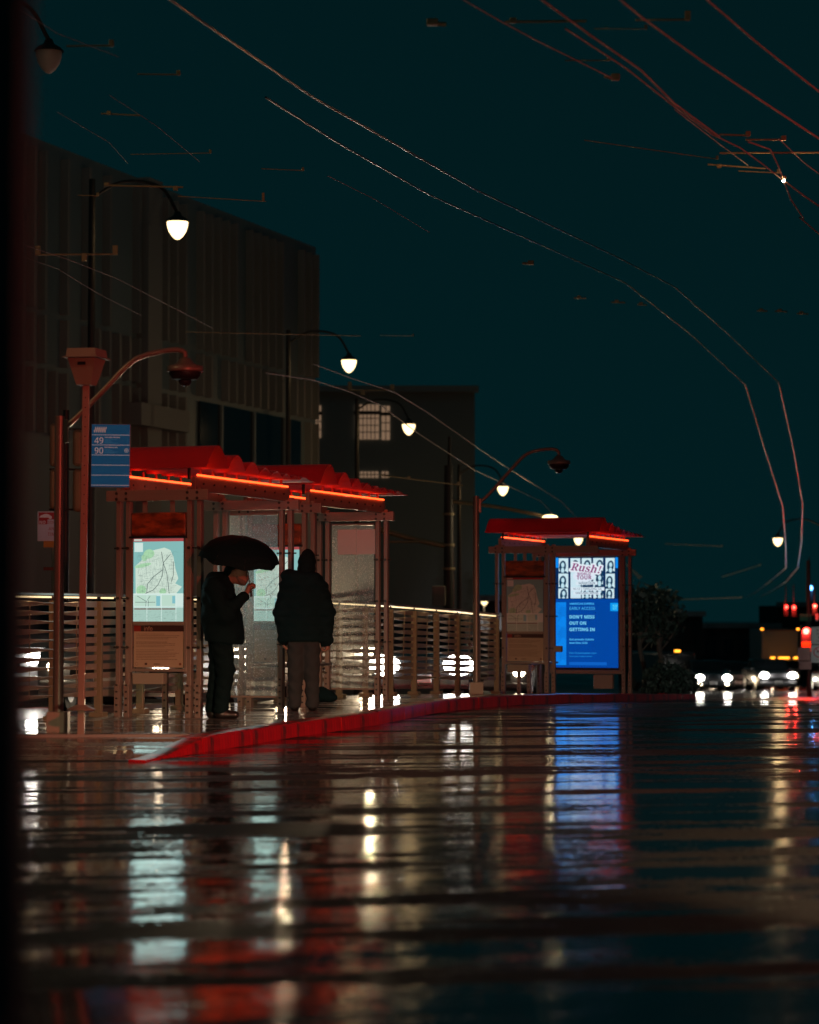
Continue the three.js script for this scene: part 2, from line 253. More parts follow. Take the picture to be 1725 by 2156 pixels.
function tourPoster(g, w, h) {
  g.fillStyle = '#0046a2'; g.fillRect(0, 0, w, h);
  const X = x => (x - 225) / 1000 * w, Y = y => (y - 195) / 1795 * h, R = (x0, y0, x1, y1, c) => { g.fillStyle = c; g.fillRect(X(x0), Y(y0), X(x1) - X(x0), Y(y1) - Y(y0)); };
  R(225, 195, 1225, 870, '#022a58'); R(225, 195, 285, 360, '#0b8df0'); R(1185, 195, 1225, 370, '#0b8df0');
  const tiles = [[290, 205, 440, 440], [285, 455, 440, 690], [282, 700, 436, 860], [475, 205, 630, 860], [655, 205, 805, 860], [835, 205, 990, 860], [1030, 205, 1175, 445], [1030, 460, 1175, 690], [1030, 705, 1165, 860]];
  let s = 31; const r = () => { s = (s * 16807) % 2147483647; return s / 2147483647; };
  for (const [a, b, c, d] of tiles) {
    R(a, b, c, d, '#cfeaf2'); g.save(); g.beginPath(); g.rect(X(a), Y(b), X(c) - X(a), Y(d) - Y(b)); g.clip(); g.fillStyle = '#0a3a5c';
    const W = X(c) - X(a), cx = X(a) + W * (.4 + .3 * r()), n = Math.max(1, Math.round((d - b) / 240));
    for (let i = 0; i < n; i++) { const cy = Y(b) + (i + .4) * (Y(d) - Y(b)) / n; g.beginPath(); g.ellipse(cx, cy + W * .25, W * .36, W * .62, .1, 0, 7); g.fill(); g.beginPath(); g.ellipse(cx, cy + W * 1.05, W * .5, W * .35, 0, 0, 7); g.fill(); g.fillStyle = '#bfe2ee'; g.beginPath(); g.ellipse(cx + W * .02, cy + W * .1, W * .17, W * .27, 0, 0, 7); g.fill(); g.beginPath(); g.ellipse(cx, cy + W * .7, W * .18, W * .3, 0, 0, 7); g.fill(); g.fillStyle = '#0a3a5c'; }
    g.restore();
  }
  R(475, 300, 640, 860, '#cfe9f4');
  g.fillStyle = '#dfeaf8'; g.beginPath(); g.ellipse(X(690), Y(500), X(400) - X(225), (Y(300) - Y(195)) * .85, 0, 0, 7); g.fill();
  g.lineJoin = 'round'; g.textAlign = 'center'; g.textBaseline = 'alphabetic';
  g.save(); g.translate(X(690), Y(425)); g.rotate(.12); g.font = `italic bold ${.092 * h}px serif`; g.lineWidth = .03 * h; g.strokeStyle = '#e6eef8'; g.strokeText('Rush!', 12, 0); g.fillStyle = '#8a3a78'; g.fillText('Rush!', 12, 0); g.restore();
  g.fillStyle = '#8a3a78'; g.font = `bold ${.034 * h}px sans-serif`; g.fillText('WORLD', X(690), Y(482)); g.font = `bold ${.05 * h}px sans-serif`; g.fillText('TOUR', X(690), Y(552));
  g.font = `${.05 * h}px sans-serif`; g.fillText('★', X(872), Y(480));
  R(560, 585, 900, 640, '#dcebf6'); R(480, 680, 1010, 735, '#dcebf6'); R(520, 755, 950, 800, '#dcebf6');
  g.fillStyle = '#123a5e'; g.font = `${.030 * h}px sans-serif`; g.fillText('MÅNESKIN', X(735), Y(632)); g.beginPath(); g.moveTo(X(585), Y(658)); g.lineTo(X(830), Y(636)); g.lineTo(X(830), Y(668)); g.fill();
  g.font = `${.026 * h}px sans-serif`; g.fillText('10.13 | OAKLAND, CA', X(740), Y(722)); g.fillText('OAKLAND ARENA', X(735), Y(790));
  R(230, 925, 405, 1950, '#0a86ee'); g.strokeStyle = 'rgba(3,60,160,.75)'; g.lineWidth = 2; g.save(); g.beginPath(); g.rect(X(230), Y(925), X(405) - X(230), Y(1950) - Y(925)); g.clip();
  for (let i = 0; i < 40; i++) { const y = Y(920 + i * 27); g.beginPath(); for (let x = 0; x <= 10; x++) { const xx = X(230) + (X(405) - X(230)) * x / 10; g.lineTo(xx, y + (i % 13 < 6 ? x * 9 : -x * 8 + 20 * Math.sin(x * .7))); } g.stroke(); } g.restore();
  g.textAlign = 'left'; g.fillStyle = '#4fc6ff'; g.font = `bold ${.023 * h}px sans-serif`; g.fillText('AMERICAN EXPRESS', X(458), Y(965)); g.font = `${.036 * h}px sans-serif`; g.fillText('EARLY ACCESS', X(452), Y(1048));
  R(1100, 935, 1225, 1070, '#0a9af2'); g.fillStyle = '#59d8ff'; g.font = `bold ${.03 * h}px sans-serif`; g.fillText('AM', X(1135), Y(1000)); g.fillText('EX', X(1140), Y(1045));
  g.fillStyle = '#7fe0ff'; g.font = `bold ${.040 * h}px sans-serif`; g.fillText('DON’T MISS', X(452), Y(1188)); g.fillText('OUT ON', X(452), Y(1290)); g.fillText('GETTING IN', X(452), Y(1393));
  g.fillStyle = '#58c8ff'; g.font = `bold ${.024 * h}px sans-serif`; g.fillText('Get presale tickets', X(452), Y(1545)); g.fillText('now thru 3/22', X(452), Y(1602));
  g.fillStyle = '#2ea6f0'; g.font = `${.024 * h}px sans-serif`; g.fillText('Visit Ticketmaster.com', X(448), Y(1768)); g.font = `${.015 * h}px sans-serif`; g.fillText('Terms apply. Supply is limited.', X(450), Y(1815));
  R(450, 1900, 1045, 1950, '#0d62c8');
}
function routeSign(g, w, h) {
  g.fillStyle = '#06618e'; g.fillRect(0, 0, w, h); g.fillStyle = '#b8c4c4'; for (let i = 0; i < 6; i++) g.fillRect(0, (.163 + i * .161) * h, w, .009 * h);
  g.strokeStyle = '#b9b7ac'; g.lineWidth = .018 * w; for (const o of [0]) { g.beginPath(); for (let i = 0; i <= 60; i++) { const x = (.06 + .32 * i / 60) * w; g.lineTo(x + o * w, (.085 + .04 * Math.sin(i * .62)) * h); } g.stroke(); }
  g.fillStyle = '#c9c9c2'; g.font = `${.135 * h}px sans-serif`; g.textBaseline = 'alphabetic'; g.fillText('49', .07 * w, .305 * h); g.fillText('90', .07 * w, .467 * h);
  g.font = `bold ${.026 * h}px sans-serif`; g.fillText('VAN NESS–MISSION', .34 * w, .215 * h); g.fillText('SAN BRUNO OWL', .34 * w, .375 * h);
  g.fillStyle = '#2f7ea6'; for (const y of [.235, .255, .275, .292, .395, .415, .435, .452]) g.fillRect(.34 * w, y * h, (.25 + .1 * Math.sin(y * 90)) * w, .009 * h);
  g.strokeStyle = '#b8c4c4'; g.lineWidth = .014 * w; g.beginPath(); g.arc(.915 * w, .415 * h, .05 * w, 0, 7); g.stroke(); g.beginPath(); g.arc(.915 * w, .415 * h, .02 * w, 0, 7); g.stroke();
}
function noStopping(g, w, h) {
  g.fillStyle = '#b9bfd0'; g.fillRect(0, 0, w, h); g.fillStyle = '#9c1f2c'; g.fillRect(.03 * w, .02 * h, .94 * w, .24 * h); g.fillRect(.03 * w, .26 * h, .36 * w, .17 * h);
  g.fillStyle = '#d8dae2'; g.beginPath(); g.moveTo(.05 * w, .2 * h); g.quadraticCurveTo(.08 * w, .12 * h, .2 * w, .1 * h); g.quadraticCurveTo(.35 * w, .03 * h, .5 * w, .12 * h); g.lineTo(.56 * w, .2 * h); g.closePath(); g.fill(); g.beginPath(); g.arc(.5 * w, .19 * h, .07 * w, 0, 7); g.fill(); g.fillRect(.7 * w, .06 * h, .22 * w, .12 * h);
  g.textBaseline = 'alphabetic'; g.font = `bold ${.15 * h}px sans-serif`; g.fillText('NO', .05 * w, .415 * h); g.fillStyle = '#9c1f2c'; g.font = `${.125 * h}px sans-serif`; g.fillText('STOPPING', .41 * w, .41 * h, .55 * w); g.textAlign = 'center'; g.font = `${.15 * h}px sans-serif`; g.fillText('ANY', .6 * w, .64 * h); g.fillText('TIME', .6 * w, .83 * h);
}
const mapTex = canvasTexture(512, 780, cityMap), infoTex = canvasTexture(512, 400, infoSheet), posterTex = canvasTexture(716, 1286, tourPoster), routeTex = canvasTexture(512, 840, routeSign), stopTex = canvasTexture(300, 350, noStopping);
M.mapLit = new THREE.MeshStandardMaterial({ color: 0x222222, roughness: 0.25, emissive: lin(0.84, 1.0, 0.95), emissiveIntensity: 0.92, emissiveMap: mapTex });
M.mapDark = new THREE.MeshStandardMaterial({ color: 0xffffff, roughness: 0.2, map: mapTex });
M.info = new THREE.MeshStandardMaterial({ color: 0xffffff, roughness: 0.5, map: infoTex });
M.poster = new THREE.MeshPhysicalMaterial({ color: 0x020202, roughness: 0.5, specularIntensity: 0.25, emissive: lin(1, 1, 1), emissiveIntensity: 0.95, emissiveMap: posterTex });
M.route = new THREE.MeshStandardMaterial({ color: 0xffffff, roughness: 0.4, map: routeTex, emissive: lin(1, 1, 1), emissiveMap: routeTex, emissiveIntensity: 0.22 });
M.stop = new THREE.MeshStandardMaterial({ color: 0xffffff, roughness: 0.4, map: stopTex });

// ---------------------------------------------------------------- bus shelters (local x to the road, -z along the platform)
const peaks = [[-0.02, 0.235], [0.50, 0.165], [0.93, 0.115], [1.30, 0.08], [1.63, 0.06], [1.93, 0.048], [2.20, 0.04], [2.45, 0.034]];
function roofWave(s) {                                                       // crests that shrink along the roof
  if (s < peaks[0][0]) { const t = Math.max(0, (s + 0.34) / 0.32); return peaks[0][1] * Math.pow(Math.sin(t * Math.PI / 2), 1.1); }
  for (let i = 0; i < peaks.length - 1; i++) { const [a, ha] = peaks[i], [b, hb] = peaks[i + 1]; if (s <= b) { const t = (s - a) / (b - a), h = t < 0.5 ? ha : hb; return h * Math.pow(Math.abs(Math.cos(t * Math.PI)), 0.85); } }
  return 0.034 * Math.max(0, Math.cos((s - 2.45) * 7));
}
const dropGeo = new THREE.IcosahedronGeometry(1, 1);
function shelter(label, origin, W, L, o) {
  const T = thing('bus_shelter', label, 'bus shelter', origin, -YAW, 'red wave roofed bus shelters on the platform');
  const backX = -W, end = -L, allBolts = [];
  function postPair(x, z, high, sink = 0.06, name = 'post') {
    const bars = [], bolts = [], R = (a, b) => (a + b) / 2;
    for (const s of [-1, 1]) {
      obj(name, rbox(0.052, high + sink, 0.075, x + s * 0.056, R(high, -sink), z, 0.006), M.steel, T);
      obj('foot_plate', rbox(0.062, 0.40, 0.02, x + s * 0.056, 0.20 - sink, z + 0.05, 0.004), M.steel, T);
      for (let i = 0; i < 5; i++) bolts.push(new THREE.CylinderGeometry(0.011, 0.011, 0.014, 8).rotateX(Math.PI / 2).translate(x + s * 0.056, 0.05 + i * 0.07, z + 0.066));
      for (const y of [0.73, 1.25, 1.78]) bolts.push(new THREE.CylinderGeometry(0.016, 0.016, 0.02, 8).rotateX(Math.PI / 2).translate(x + s * 0.056, y, z + 0.045));
      for (const y of [2.30, 2.36]) bolts.push(new THREE.CylinderGeometry(0.016, 0.016, 0.03, 8).rotateX(Math.PI / 2).translate(x + s * 0.056, y, z + 0.078));
    }
    for (const y of [0.73, 1.25, 1.78]) bolts.push(rod(V(x - 0.12, y, z), V(x + 0.12, y, z), 0.010));
    allBolts.push(...bolts);
  }
  const ties = o.mid ? [backX, o.mid] : [backX, 0];
  for (const x of ties) postPair(x, 0, 2.42);
  for (const x of [backX, 0]) postPair(x, end, 2.42, o.sink ?? 0.1);
  // beams across both ends and along both sides
  obj('end_beam', rbox(W + 0.36, 0.115, 0.05, -W / 2, 2.335, 0.062, 0.006), o.mid ? M.steel : M.steel, T);
  obj('end_beam', rbox(W + 0.36, 0.115, 0.05, -W / 2, 2.335, end + 0.062, 0.006), M.steel, T);
  for (const x of [backX, 0]) {
    obj('side_beam', rbox(0.05, 0.15, L + 0.10, x + (x ? 0.004 : -0.004), 2.452, end / 2, 0.006), M.beam, T);
    const bolts = []; for (let i = 0; i < 9; i++) bolts.push(new THREE.CylinderGeometry(0.012, 0.012, 0.07, 8).rotateZ(Math.PI / 2).translate(x, 2.46, -0.15 - i * (L - 0.3) / 8)); allBolts.push(...bolts);
    obj('neon_tube_light', rod(V(x + 0.03, 2.545, 0.02), V(x + 0.03, 2.545, end + 0.04), 0.0115, 10), M.neon, T);
    for (let i = 0; i < 8; i++) obj('roof_stub', cyl(0.016, 0.016, 0.10, x - 0.012, 2.52, -0.16 - i * (L - 0.3) / 7, 8), M.stub, T);
    const l = new THREE.RectAreaLight(lin(1, 0.05, 0.012), o.neon ?? 5, L * 0.95, 0.03); l.position.set(x + (x ? 0.02 : -0.02), 2.566, end / 2); l.rotation.set(Math.PI / 2, 0, Math.PI / 2); l.rotation.order = 'XYZ'; T.add(l);
  }
  obj('finial', cyl(0.018, 0.02, 0.12, o.mid ? 0 : -0.06, 2.50, 0.03, 8), M.black, T); obj('finial', cyl(0.018, 0.02, 0.12, backX + 0.05, 2.50, 0.03, 8), M.black, T);
  // wavy translucent roof, with thickness at its rim
  const n = 150, x0 = backX - (o.over ?? 0.08), x1 = 0.27, pos = [], idx = [], uv = [];
  for (const t of [0, -0.012]) for (let i = 0; i <= n; i++) { const s = -0.34 + (L + 0.34 + 0.22) * i / n, y = 2.618 + roofWave(s * 2.6 / L) + t; pos.push(x0, y, -s, x1, y, -s); uv.push(0, s, 1, s); }
  const N = (n + 1) * 2;
  for (let i = 0; i < n; i++) { const a = i * 2; idx.push(a, a + 1, a + 3, a, a + 3, a + 2); idx.push(N + a, N + a + 3, N + a + 1, N + a, N + a + 2, N + a + 3); for (const q of [0, 1]) { const A = a + q, B = A + 2; idx.push(...(q ? [A, N + A, N + B, A, N + B, B] : [A, N + B, N + A, A, B, N + B])); } }
  idx.push(0, N, N + 1, 0, N + 1, 1);
  const rg = new THREE.BufferGeometry(); rg.setAttribute('position', new THREE.Float32BufferAttribute(pos, 3)); rg.setAttribute('uv', new THREE.Float32BufferAttribute(uv, 2)); rg.setIndex(idx);
  obj('roof', toCreasedNormals(rg, 0.7), M.roof, T);
  // panel at the near end
  const pc = o.mid ? (backX + o.mid) / 2 : -W / 2, pw = o.mid ? 0.68 : 0.64;
  for (let i = 0; i < (o.mid ? 3 : 2); i++) obj('hanger', rbox(0.055, 0.15, 0.012, pc - 0.16 + i * (o.mid ? 0.16 : 0.32), 2.21, 0.03, 0.003), M.steel, T);
  obj('display_box', rbox(pw - 0.02, 0.25, 0.09, pc, 2.03, 0.005, 0.012), M.orangePanel, T);
  obj('panel_shade', rbox(pw + 0.02, 0.022, 0.11, pc, 1.894, 0.01, 0.004), M.black, T);
  for (const s of [-1, 1]) obj('panel_frame', rbox(0.035, 1.42, 0.08, pc + s * (pw / 2 - 0.005), 1.175, 0.0, 0.006), M.steel, T);
  obj('map_case', box(pw - 0.06, 0.92, 0.07, pc, 1.44, -0.005), M.darkSteel, T);
  const mapMesh = obj('map_display_screen', quad(pw - 0.062, 0.88, pc, 1.44, 0.0335), o.litMap ? M.mapLit : M.mapDark, T);
  if (o.litMap) {
    obj('map_display_screen', quad(pw - 0.062, 0.88, -pc, 1.44, 0.045).rotateY(Math.PI), M.mapLit, T);
    for (const s of [1, -1]) { const l = new THREE.RectAreaLight(lin(0.62, 0.95, 0.92), 1.0, pw - 0.08, 0.86); l.position.set(pc, 1.44, s * 0.045 + (s > 0 ? 0.002 : -0.012)); if (s > 0) l.rotation.y = Math.PI; T.add(l); }
  }
  obj('panel_rail', rbox(pw - 0.05, 0.04, 0.07, pc, 0.985, 0.0, 0.005), M.steel, T);
  obj('info_sheet', box(pw - 0.062, 0.445, 0.03, pc, 0.74, 0), M.concrete, T); obj('info_sheet', quad(pw - 0.064, 0.44, pc, 0.74, 0.0175), M.info, T);
  obj('panel_rail', rbox(pw - 0.04, 0.03, 0.08, pc, 0.49, 0.0, 0.005), M.steel, T);
  obj('control_box', rbox(0.36, 0.12, 0.10, pc - 0.12, 0.40, -0.02, 0.008), M.box, T);
  // leaning seats along the back
  for (const z of o.seats ?? [-0.75, -1.55]) {
    const s = obj('seat', rbox(0.36, 0.035, 0.52, backX + 0.24, 0.46, z, 0.015, 2), M.seat, T);
    obj('seat_post', rbox(0.06, 0.52, 0.05, backX + 0.14, 0.19, z, 0.005), M.steel, T);
    const h = []; for (let i = 0; i < 4; i++) h.push(new THREE.CylinderGeometry(0.012, 0.012, 0.01, 8).rotateX(Math.PI / 2).translate(backX + 0.14, 0.06 + i * 0.085, z + 0.027)); allBolts.push(...h);
  }
  obj('bolts', allBolts, M.bolt, T).userData.kind = 'stuff';
  if (o.far === 'pane') {
    const cw = W - 0.22, cx = -W / 2;
    obj('glass_pane', box(cw, 2.08, 0.010, cx, 1.18, end), M.glass, T);
    obj('pane_rail', rbox(cw, 0.022, 0.03, cx, 2.235, end, 0.004), M.steel, T);
    obj('pane_rail', rbox(cw, 0.022, 0.03, cx, 0.125, end, 0.004), M.steel, T);
    const k = o.drops, im = new THREE.InstancedMesh(dropGeo, M.drop, k), m4 = new THREE.Matrix4();
    for (let i = 0; i < k; i++) { const r = 0.0014 + 0.0034 * Math.pow(rnd(), 3); m4.makeScale(r, r * (1 + rnd()), r * 0.6); m4.setPosition(cx + (rnd() - 0.5) * (cw - 0.02), 0.16 + 2.03 * rnd(), end + 0.0056); im.setMatrixAt(i, m4); }
    im.name = 'rain_drops'; im.userData.kind = 'stuff'; T.add(fin(im));
    if (o.notices) for (const s of [-1, 1]) obj('paper_notice', box(0.255, 0.32, 0.002, cx + 0.05 + s * 0.13, 2.01, end + 0.011), s < 0 ? M.notice : M.notice, T);
  } else {
    const ax = -0.715, ay = 1.31;                                            // advertising screen in its frame
    obj('screen_case', box(1.19, 1.97, 0.10, ax, ay, end - 0.03), M.black, T);
    for (const s of [-1, 1]) obj('screen_frame', rbox(0.062, 2.06, 0.14, ax + s * 0.618, ay, end - 0.02, 0.008), M.steel, T);
    obj('screen_frame', rbox(1.30, 0.07, 0.14, ax, ay + 1.022, end - 0.02, 0.008), M.steel, T); obj('screen_frame', rbox(1.30, 0.07, 0.14, ax, ay - 1.022, end - 0.02, 0.008), M.steel, T);
    obj('poster_screen', quad(1.125, 1.90, ax, ay, end + 0.022), M.poster, T);
    const l = new THREE.RectAreaLight(lin(0.08, 0.36, 1.0), 0.35, 1.12, 1.88); l.position.set(ax, ay, end + 0.03); l.rotation.y = Math.PI; T.add(l);
    obj('control_box', rbox(0.34, 0.24, 0.12, ax + 0.30, 0.12, end, 0.01), M.box, T);
    obj('card_reader', rbox(0.14, 0.10, 0.10, o.mid + 0.13, 0.72, 0.02, 0.012), M.box, T);
    obj('end_post', rbox(0.06, 0.20, 0.06, 0.0, 2.37, 0.0, 0.006), M.steel, T);
  }
  return T;
}
M.notice = std(0.62, 0.66, 0.64, 0.7);
const base = (X, D) => V(X, gh(D) + KERB, -D);
shelter('red wave roofed bus shelter behind the person under the umbrella', base(-2.255, 26), 0.82, 2.6, { litMap: true, far: 'pane', drops: 2600 });
shelter('red wave roofed bus shelter with paper notices on its rain spotted glass', base(-1.185, 29.15), 0.80, 2.6, { litMap: true, far: 'pane', drops: 5200, notices: true, neon: 5 });
shelter('red wave roofed bus shelter with the bright blue advertising screen', base(2.90, 40), 1.49, 2.6, { mid: -0.64, far: 'ad', over: 0.16, sink: 0.13, neon: 5, seats: [-0.6, -1.2, -1.8] });

// ---------------------------------------------------------------- slatted fence with lit handrail
{
  const D0 = 24.26, step = 0.99, bays = 16, fence = thing('platform_fence', 'slatted metal fence with lit handrail along the back of the platform', 'fence');
  const at = d => V(XFENCE(d), gh(d) + KERB, -d), H = 1.27;
  const slatGeo = k => {                                                     // a twisted blade, flat at one post and edge-on at the next
    const n = 12, pos = [], idx = [], w = 0.031, th = 0.003, L = 0.955;
    for (let i = 0; i <= n; i++) {
      const t = i / n, a = 0.10 + 1.15 * (0.5 - 0.5 * Math.cos(Math.PI * (t + k))), c = Math.cos(a), s = Math.sin(a), x = (t - 0.5) * L;
      for (const [p, q] of [[1, 1], [1, -1], [-1, -1], [-1, 1]]) pos.push(x, p * w * c - q * th * s, p * w * s + q * th * c);
    }
    for (let i = 0; i < n; i++) for (let q = 0; q < 4; q++) { const A = i * 4 + q, B = i * 4 + (q + 1) % 4; idx.push(A, B, B + 4, A, B + 4, A + 4); }
    const g = new THREE.BufferGeometry(); g.setAttribute('position', new THREE.Float32BufferAttribute(pos, 3)); g.setIndex(idx); return toCreasedNormals(g, 0.5);
  };
  const slats = [slatGeo(0), slatGeo(1)], postGeo = rbox(0.085, H - 0.03, 0.05, 0, (H - 0.03) / 2 - 0.02, 0, 0.006), postBase = rbox(0.16, 0.05, 0.14, 0, 0.02, 0, 0.006), rodGeo = cyl(0.006, 0.006, 0.98, 0, 0.22, 0, 6);
  const ledGeo = box(0.90, 0.016, 0.026), railGeo = rbox(0.992, 0.035, 0.10, 0, 0, 0, 0.012);
  M.led = glow(1, 0.72, 0.36, 1.7);
  for (let i = 0; i <= bays; i++) {
    const a = at(D0 + i * step), b = at(D0 + (i + 1) * step);
    const p = obj('post', postGeo, M.fencePost, fence); p.position.copy(a); p.rotation.y = Math.PI / 2 - YAW; p.rotation.y = -YAW;
    const f = obj('post_base', postBase, M.fencePost, fence); f.position.copy(a); f.rotation.y = -YAW;
    if (i === bays) break;
    const bay = new THREE.Group(), mid = a.clone().add(b).multiplyScalar(0.5), dir = b.clone().sub(a).normalize(), q = new THREE.Quaternion().setFromUnitVectors(V(1, 0, 0), dir);
    const put = (name, g, m, y) => { const o = obj(name, g, m, fence); o.position.copy(mid).y += y; o.quaternion.copy(q); return o; };
    put('handrail', railGeo, M.rail, H + 0.012).scale.x = b.distanceTo(a) / 0.99; put('rail_light_strip', ledGeo, M.led, H - 0.016);
    put('tie_rod', rodGeo, M.fencePost, 0);
    for (let s = 0; s < 11; s++) put('slat', slats[i % 2], M.slat, H - 0.085 - s * 0.094);
    const l = new THREE.RectAreaLight(lin(1, 0.66, 0.30), 7.5, 0.92, 0.03); l.position.copy(mid).y += H - 0.027; l.lookAt(l.position.x, -50, l.position.z); l.rotation.set(-Math.PI / 2, 0, -(Math.PI / 2 - YAW)); scene.add(l);
  }
}

// ---------------------------------------------------------------- posts and poles on the platform
function cameraPole(label, pos, arm, scale = 1) {
  const T = thing('camera_pole', label, 'camera pole', pos);
  obj('base_box', rbox(0.20, 0.20, 0.18, 0.0, 0.08, 0, 0.008), M.box, T);
  obj('pole', cyl(0.050, 0.047, 2.82, 0, 0.10, 0, 12), M.pole, T);
  obj('arm', tube(arm, 0.026, 10, 40), M.pole, T);
  obj('arm_bracket', rbox(0.05, 0.22, 0.06, 0.055, 2.78, 0, 0.01), M.pole, T);
  const e = arm[arm.length - 1], dome = new THREE.Group();
  const h = obj('camera_housing', lathe([[0, 0.0], [0.045, -0.01], [0.10, -0.07], [0.168, -0.085], [0.170, -0.135], [0.15, -0.138], [0, -0.14]], 28), M.pole, T); h.position.copy(e);
  const b = obj('camera_bowl', lathe([[0.150, -0.138], [0.145, -0.17], [0.12, -0.205], [0.085, -0.215], [0, -0.217]], 28), M.black, T); b.position.copy(e);
  const c = obj('camera_dome', new THREE.SphereGeometry(0.062, 20, 10, 0, 7, Math.PI / 2, Math.PI / 2).translate(0, -0.214, 0), std(0.02, 0.02, 0.022, 0.06), T); c.position.copy(e);
  return T;
}
function armPts(pos, uvs, D) { return uvs.map(([u, v]) => P(u, v, D).sub(pos)); }
{
  const p = onPlat(124, 22.9); cameraPole('brown pole with curved arm and dome camera beside the blue route sign', p, armPts(p, [[130, 905], [160, 880], [215, 825], [285, 757], [330, 742], [378, 737], [389, 743], [390, 752]], 22.9));
  const q = onPlat(1003, 36.4); cameraPole('brown pole with curved arm and dome camera beside the advertising shelter', q, armPts(q, [[1006, 1062], [1030, 1040], [1075, 990], [1108, 957], [1135, 948], [1168, 946], [1176, 951], [1177, 958]], 36.4));
}
{
  const D = 22.4, p = onPlat(172, D), T = thing('route_sign_post', 'square post with blue bus route sign and tapered lantern head', 'bus stop sign', p), s = D / FOCAL;
  T.rotation.z = -0.010;
  obj('post', rbox(0.062, 3.18, 0.062, 0, 1.57, 0, 0.006), M.signPost, T); obj('collar', lathe([[0, 0], [0.13, 0], [0.13, 0.012], [0.05, 0.05], [0, 0.05]], 20).translate(0, 0.21, 0), M.signPost, T);
  const fr = (w0, w1, h, y) => { const g = new THREE.CylinderGeometry(w1 / Math.SQRT2, w0 / Math.SQRT2, h, 4, 1).rotateY(Math.PI / 4).translate(0, y + h / 2, 0); return toCreasedNormals(g, 0.2); };
  const hd = obj('lantern_head', [fr(0.14, 0.265, 0.24, 3.16), fr(0.29, 0.27, 0.075, 3.413)], M.signPost, T); hd.rotation.y = -0.25;
  const fl = obj('lantern_flange', rbox(0.35, 0.010, 0.35, 0, 3.406, 0, 0.003), M.steel, T); fl.rotation.y = -0.25;
  const vent = obj('lantern_slot', box(0.075, 0.028, 0.01, 0, 3.35, 0.122), M.black, T); vent.rotation.y = -0.25;
  const holes = []; for (let i = 0; i < 14; i++) holes.push(new THREE.CylinderGeometry(0.006, 0.006, 0.004, 8).rotateX(Math.PI / 2).translate(0, 1.9 + i * 0.088, 0.032)); obj('bolt_holes', holes, M.black, T).userData.kind = 'stuff';
  const sg = obj('route_sign', [rbox(0.352, 0.575, 0.022, 0, 0, 0, 0.006)], M.box, T); sg.position.set(0.232, 2.52, 0.0); obj('sign_face', quad(0.346, 0.568, 0, 0, 0.0115), M.route, sg);
}
{
  const D = 36, c = P(106, 1108, D), T = thing('no_stopping_sign', 'white and red no stopping sign on a post behind the fence', 'street sign', V(c.x, gh(D), -D)), y = c.y - gh(D);
  obj('post', rbox(0.06, y + 0.2, 0.05, 0.05, (y + 0.2) / 2, -0.03, 0.006), M.pole, T);
  obj('sign_plate', rbox(0.37, 0.43, 0.004, 0, y, 0, 0.0018), M.white, T); obj('sign_face', quad(0.36, 0.42, 0, y, 0.0035), M.stop, T);
  obj('small_plate', box(0.19, 0.09, 0.006, 0.0, y - 0.262, 0.003), std(0.45, 0.20, 0.03, 0.5), T);
  obj('reflector_plate', box(0.19, 0.045, 0.006, 0.0, y - 0.62, 0.003), std(0.4, 0.04, 0.03, 0.5), T);
}
{ // signal heads seen from behind
  const D = 38, c = P(137, 985, D), T = thing('rear_traffic_signal', 'pair of traffic signal heads seen from behind beside the route sign', 'traffic signal', V(c.x, gh(D), -D)), y = c.y - gh(D);
  obj('pole', cyl(0.06, 0.05, y + 0.9, 0, 0, -0.12, 12), M.darkSteel, T);
  for (const [u, v0, v1] of [[116, 892, 982], [116, 988, 1072], [165, 905, 982], [165, 988, 1078]]) { const a = P(u, v0, D), b = P(u, v1, D); obj('signal_housing', rbox(0.16, a.y - b.y, 0.16, a.x - c.x, (a.y + b.y) / 2 - gh(D), 0, 0.06, 3), M.fitting, T); }
  for (const yy of [-0.02, -0.64, 0.6]) obj('signal_bracket', rbox(0.50, 0.03, 0.03, 0, y + yy, -0.07, 0.006), M.black, T);
}

